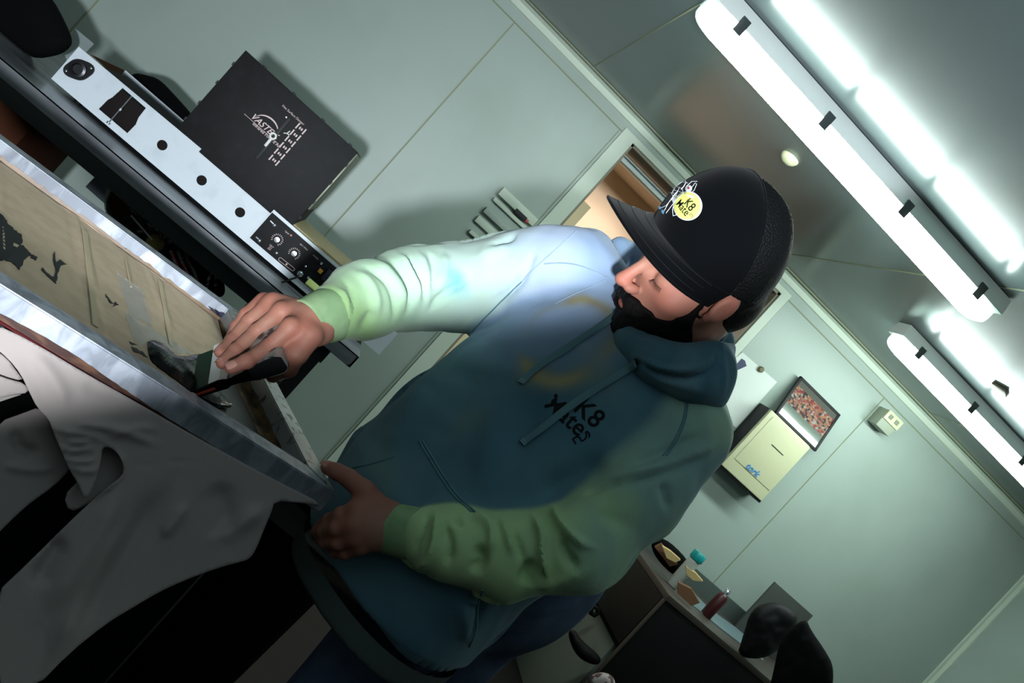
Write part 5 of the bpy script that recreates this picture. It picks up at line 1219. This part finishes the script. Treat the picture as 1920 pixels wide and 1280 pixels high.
# --- cap
cap = bpy.data.objects.new('cap', None); COL.objects.link(cap); cap.location = Vector(HO); cap.parent = person; cap.matrix_parent_inverse = Matrix.Translation(-person.location); cap['label'] = 'black trucker cap with a yellow printed disc'
bpy.context.view_layer.update()
def crown(p, g=0):
    q = w2h(p); d = ell(q, (.005, 0, .052), (.1005+g, .092+g, .115+g))
    d = smin(d, ell(q, (.020, 0, .076), (.082+g, .084+g, .088+g)), .03)
    zb_ = .030+.20*np.maximum(q[..., 0], -.2)
    return smax(d, zb_-q[..., 2], .004), q
def cap_front(p): d, q = crown(p); return smax(d, .012-q[..., 0]-.0*q[..., 2], .003)
def cap_back(p): d, q = crown(p, -.0022); return smax(d-.0006*np.sin(q[..., 2]*900)*np.sin(q[..., 1]*900), q[..., 0]-.018, .003)
M_felt = mat('black felt', rgb(5, 6, 8), .95, spec=.06, bump=(700, .3, .0006), sheen=.05)
def meshmat():
    m = mat('black cap mesh', rgb(5, 6, 8), .7, spec=.18); t = m.node_tree; bs = t.nodes['Principled BSDF']
    tc = t.nodes.new('ShaderNodeTexCoord'); vo = t.nodes.new('ShaderNodeTexVoronoi'); vo.inputs['Scale'].default_value = 330; t.links.new(tc.outputs['Object'], vo.inputs['Vector'])
    bp = t.nodes.new('ShaderNodeBump'); bp.inputs['Strength'].default_value = .9; bp.inputs['Distance'].default_value = .002; t.links.new(vo.outputs['Distance'], bp.inputs['Height']); t.links.new(bp.outputs[0], bs.inputs['Normal']); return m
def cpost(V, N): return V+N*(.0010*sn(V, 34, 61))[:, None]
cf, CV, CF = build_sdf('crown_front', cap_front, HO-.16, HO+.26, .0030, M_felt, cap, cpost)
build_sdf('crown_mesh', cap_back, HO-.16, HO+.26, .0030, meshmat(), cap, lambda V, N: V+N*(.0014*sn(V, 50, 62))[:, None])
cbv = BVHTree.FromPolygons([tuple(v) for v in CV], [tuple(int(i) for i in f) for f in CF])
def bz(x): return .030+.20*x
vs = []; nb_, ns = 41, 12
for i in range(nb_):
    ph_ = math.radians(-80+160*i/(nb_-1)); ci_, si = math.cos(ph_), math.sin(ph_)
    ix, iy = -.006+.108*ci_, .092*si; L = .092*max(0, ci_)**.45*1.0
    for j in range(ns):
        k = j/(ns-1); x = ix+L*k*(.55+.45*ci_); y = iy*(1+.0*k)+si*.012*k*(ci_**.5); z = bz(ix)+.006+.020*k-5.0*(y*y)*k
        vs.append((x, y, z))
top = [h2w(np.array(v)+(0, 0, .0018)) for v in vs]; bot = [h2w(np.array(v)-(0, 0, .0018)) for v in vs]
fs = [(i*ns+j, i*ns+j+1, (i+1)*ns+j+1, (i+1)*ns+j) for i in range(nb_-1) for j in range(ns-1)]
tri = [t for f in fs for t in ((f[0], f[1], f[2]), (f[0], f[2], f[3]))]
brim = solid(top, bot, tri).build('brim', M_felt, cap, 60)
for k in (.35, .6, .85):
    MB().tube([h2w(np.array(vs[i*ns+int(k*(ns-1))])+(0, 0, .0020)) for i in range(3, nb_-3)], .0005, 5).build('stitching', M_black, brim, 60)
MB().tube([h2w(np.array(vs[i*ns+ns-1])) for i in range(1, nb_-1)], .0022, 8).build('edge_binding', M_felt, brim, 60)
# seam between front and mesh, top button
sm_ = []
for k in range(33):
    a = math.pi*k/32; dirv = np.array((0, math.cos(a), math.sin(a)*1.0)); o_ = np.array((.014, 0, .05)); loc, nn, i_, dd = cbv.ray_cast(Vector(h2w(o_+dirv*.3)), Vector(HT @ -dirv))
    if loc is not None: sm_.append(np.array(loc))
if len(sm_) > 4: MB().tube(sm_[1:-1], .0017, 8).build('seam', M_felt, cap, 60)
loc = h2w((-.002, 0, .161)); MB().lathe([(.008, -.004), (.008, 0), (.006, .003), (.001, .004)], loc, HT[:, 2], 20).build('button', M_felt, cap, 60)
# cap print: pale yellow disc with writing and a little line figure
M_yel = mat('pale yellow print', rgb(226, 232, 120), .6, spec=.2)
def capq(x, y, off=.0007):
    q, n = hit(cbv, x, y, off); return q
def capshape(pl, m, off=.0007, nm='print', step=0):
    pl = densify(pl, 3); V, fs = triangulate(pl, step=step or 6); A = []
    for x, y in V:
        q = capq(x, y, off); A.append(q if q is not None else P(x, y, 1.1))
    return solid(A, [a+ray(960, 640)*.0006 for a in A], fs).build(nm, m, cf, 60)
def capline(pl, m, r_=.0004, nm='print', sm=0):
    A = [capq(x, y, .0011) for x, y in densify(smoothpoly(pl, False, sm) if sm else pl, 2, False)]; A = [a for a in A if a is not None]
    if len(A) > 1: MB().tube(A, r_, 5).build(nm, m, cf, 60)
disc = [(1290+27*math.cos(t), 386+27.5*math.sin(t)) for t in [k*2*math.pi/36 for k in range(36)]]
capshape(disc, M_printw, .0004); capshape([(1289.5+24.5*math.cos(t), 386.5+25.5*math.sin(t)) for t in [k*2*math.pi/36 for k in range(36)]], M_yel, .0011)
cn2 = hit(cbv, 1290, 386)[1]
def captext(body, x, y, size, dx, dy):
    q = capq(x, y, .002); e = 3; qa, qb = capq(x+dx*e, y+dy*e), capq(x-dx*e, y-dy*e); ax = qa-qb; ax /= np.linalg.norm(ax); up = np.cross(cn2, ax); up = up if up @ (-MY) > 0 else -up
    text('print', body, q, ax, up, size, M_pblack, cf, project=wrapfn(cbv, cn2, .0018), bold=.01)
captext('K8', 1294, 385, .0165, .62, .78); captext('Mate', 1281, 390, .0145, .62, .78)
for pl in ([(1288, 377), (1291, 374), (1294, 378)], [(1293, 404), (1297, 401), (1300, 405), (1297, 408)], [(1289, 381), (1286, 384)]): capline(pl, M_pblack, .0004)
# line figure
capline([(1272, 358), (1262, 372), (1250, 386), (1241, 390)], M_printw); capline([(1268, 362), (1255, 380), (1247, 395)], M_printw); capline([(1274, 370), (1262, 384), (1250, 400)], M_printw)
capline([(1268, 350), (1260, 364), (1268, 376), (1282, 364), (1280, 354), (1268, 350)], M_printw); capline([(1264, 357), (1281, 362)], M_printw, .0003); capline([(1261, 366), (1276, 370)], M_printw, .0003); capline([(1275, 352), (1266, 372)], M_printw, .0003)
capshape([(1259, 372), (1263, 369), (1268, 380), (1263, 381)], M_printw, .001)
capline([(1278, 356), (1283, 350), (1287, 343), (1285, 340)], M_printw, .0007); capline([(1272, 347), (1280, 342), (1290, 344)], M_printw, .0004); capline([(1264, 363), (1256, 362), (1250, 358), (1266, 357)], M_printw, .0004)
capshape([(1292+6.5*math.cos(t), 354+6.5*math.sin(t)) for t in [k*2*math.pi/16 for k in range(16)]], M_printw, .001)
capline([(1298, 352), (1304, 344), (1307, 346), (1302, 358), (1297, 362)], M_printw, .0004); capline([(1288, 350), (1298, 341), (1308, 341)], M_printw, .0004)
capshape([(1292+2.2*math.cos(t), 354+2.2*math.sin(t)) for t in [k*2*math.pi/10 for k in range(10)]], mat('red print', rgb(214, 60, 80), .5), .0016)
M_blu = mat('pale blue print', rgb(130, 196, 226), .5)
capshape([(1234, 386), (1241, 388), (1240, 393), (1236, 392)], M_blu, .001); capshape([(1242, 393), (1247, 395), (1245, 402), (1241, 398)], M_blu, .001)
capline([(1264, 385), (1262, 394), (1263, 405), (1270, 403)], M_printw, .0004); capshape([(1285, 365), (1300, 368), (1305, 372), (1296, 372)], M_printw, .0016)
# --- jeans
def jeans(p):
    d = cone(p, H(255, .99, 1.42), H(235, 1.10, 1.38), .150, .135)
    d = smin(d, ell(p, H(318, 1.03, 1.45), (.116, .116, .15)), .05)
    for a, kk, an in ((H(222, .92, 1.36), fa, H(190, .09, 1.36)), (H(300, .93, 1.47), fb_, H(330, .09, 1.66))):
        d = smin(d, cone(p, a, kk, .100, .074), .04); d = smin(d, cone(p, kk, an, .074, .060), .03)
    return smax(smax(d, p[..., 2]-1.16, .01), .06-p[..., 2], .01)
M_jean = mat('faded blue denim', rgb(74, 90, 112), .85, spec=.15, n=(9, rgb(56, 70, 92), .42, .6), bump=(600, .4, .0006))
jf = [([(1168, 1040), (1166, 1062), (1150, 1082), (1120, 1108)], 4, -.004), ([(1100, 1120), (1040, 1140), (980, 1160)], 8, .005), ([(940, 1180), (900, 1210)], 8, -.005), ([(950, 1150), (900, 1200), (860, 1250)], 10, .006)]
build_sdf('jeans', jeans, (.0, .9, .03), (1.05, 2.1, 1.20), .010, M_jean, person, lambda V, N: V+N*(ridges(V, N, jf)+.003*sn(V, 26, 71))[:, None])
jo = [o for o in person.children if o.name.startswith('jeans')][0]
jb = BVHTree.FromPolygons([tuple(v.co) for v in jo.data.vertices], [tuple(p.vertices) for p in jo.data.polygons])
M_js = mat('denim seam', rgb(44, 54, 74), .9)
for pl in ([(1172, 1048), (1160, 1078), (1128, 1100), (1096, 1112)], [(1150, 1056), (1140, 1075), (1110, 1092)]):
    a, n = along(jb, pl, .0008)
    if len(a) > 3: MB().tube(list(a), .0013, 6).build('seam', M_js, jo, 60)
# shoes
for an, nm in ((H(190, .0, 1.36), 'shoe'), (H(330, .0, 1.66), 'shoe')):
    fw = FRO*.8-vr*.3; fw = fw/np.linalg.norm(fw)
    def shoe(p, an=an, fw=fw): return smax(smin(cone(p, an+fw*-.05+Z*.05, an+fw*.14+Z*.036, .05, .040), cone(p, an+Z*.09, an+Z*.05, .052, .05), .03), .0-p[..., 2], .004)
    build_sdf(nm, shoe, an+(-.25, -.25, -.02), an+(.25, .25, .16), .008, M_rubber, person)
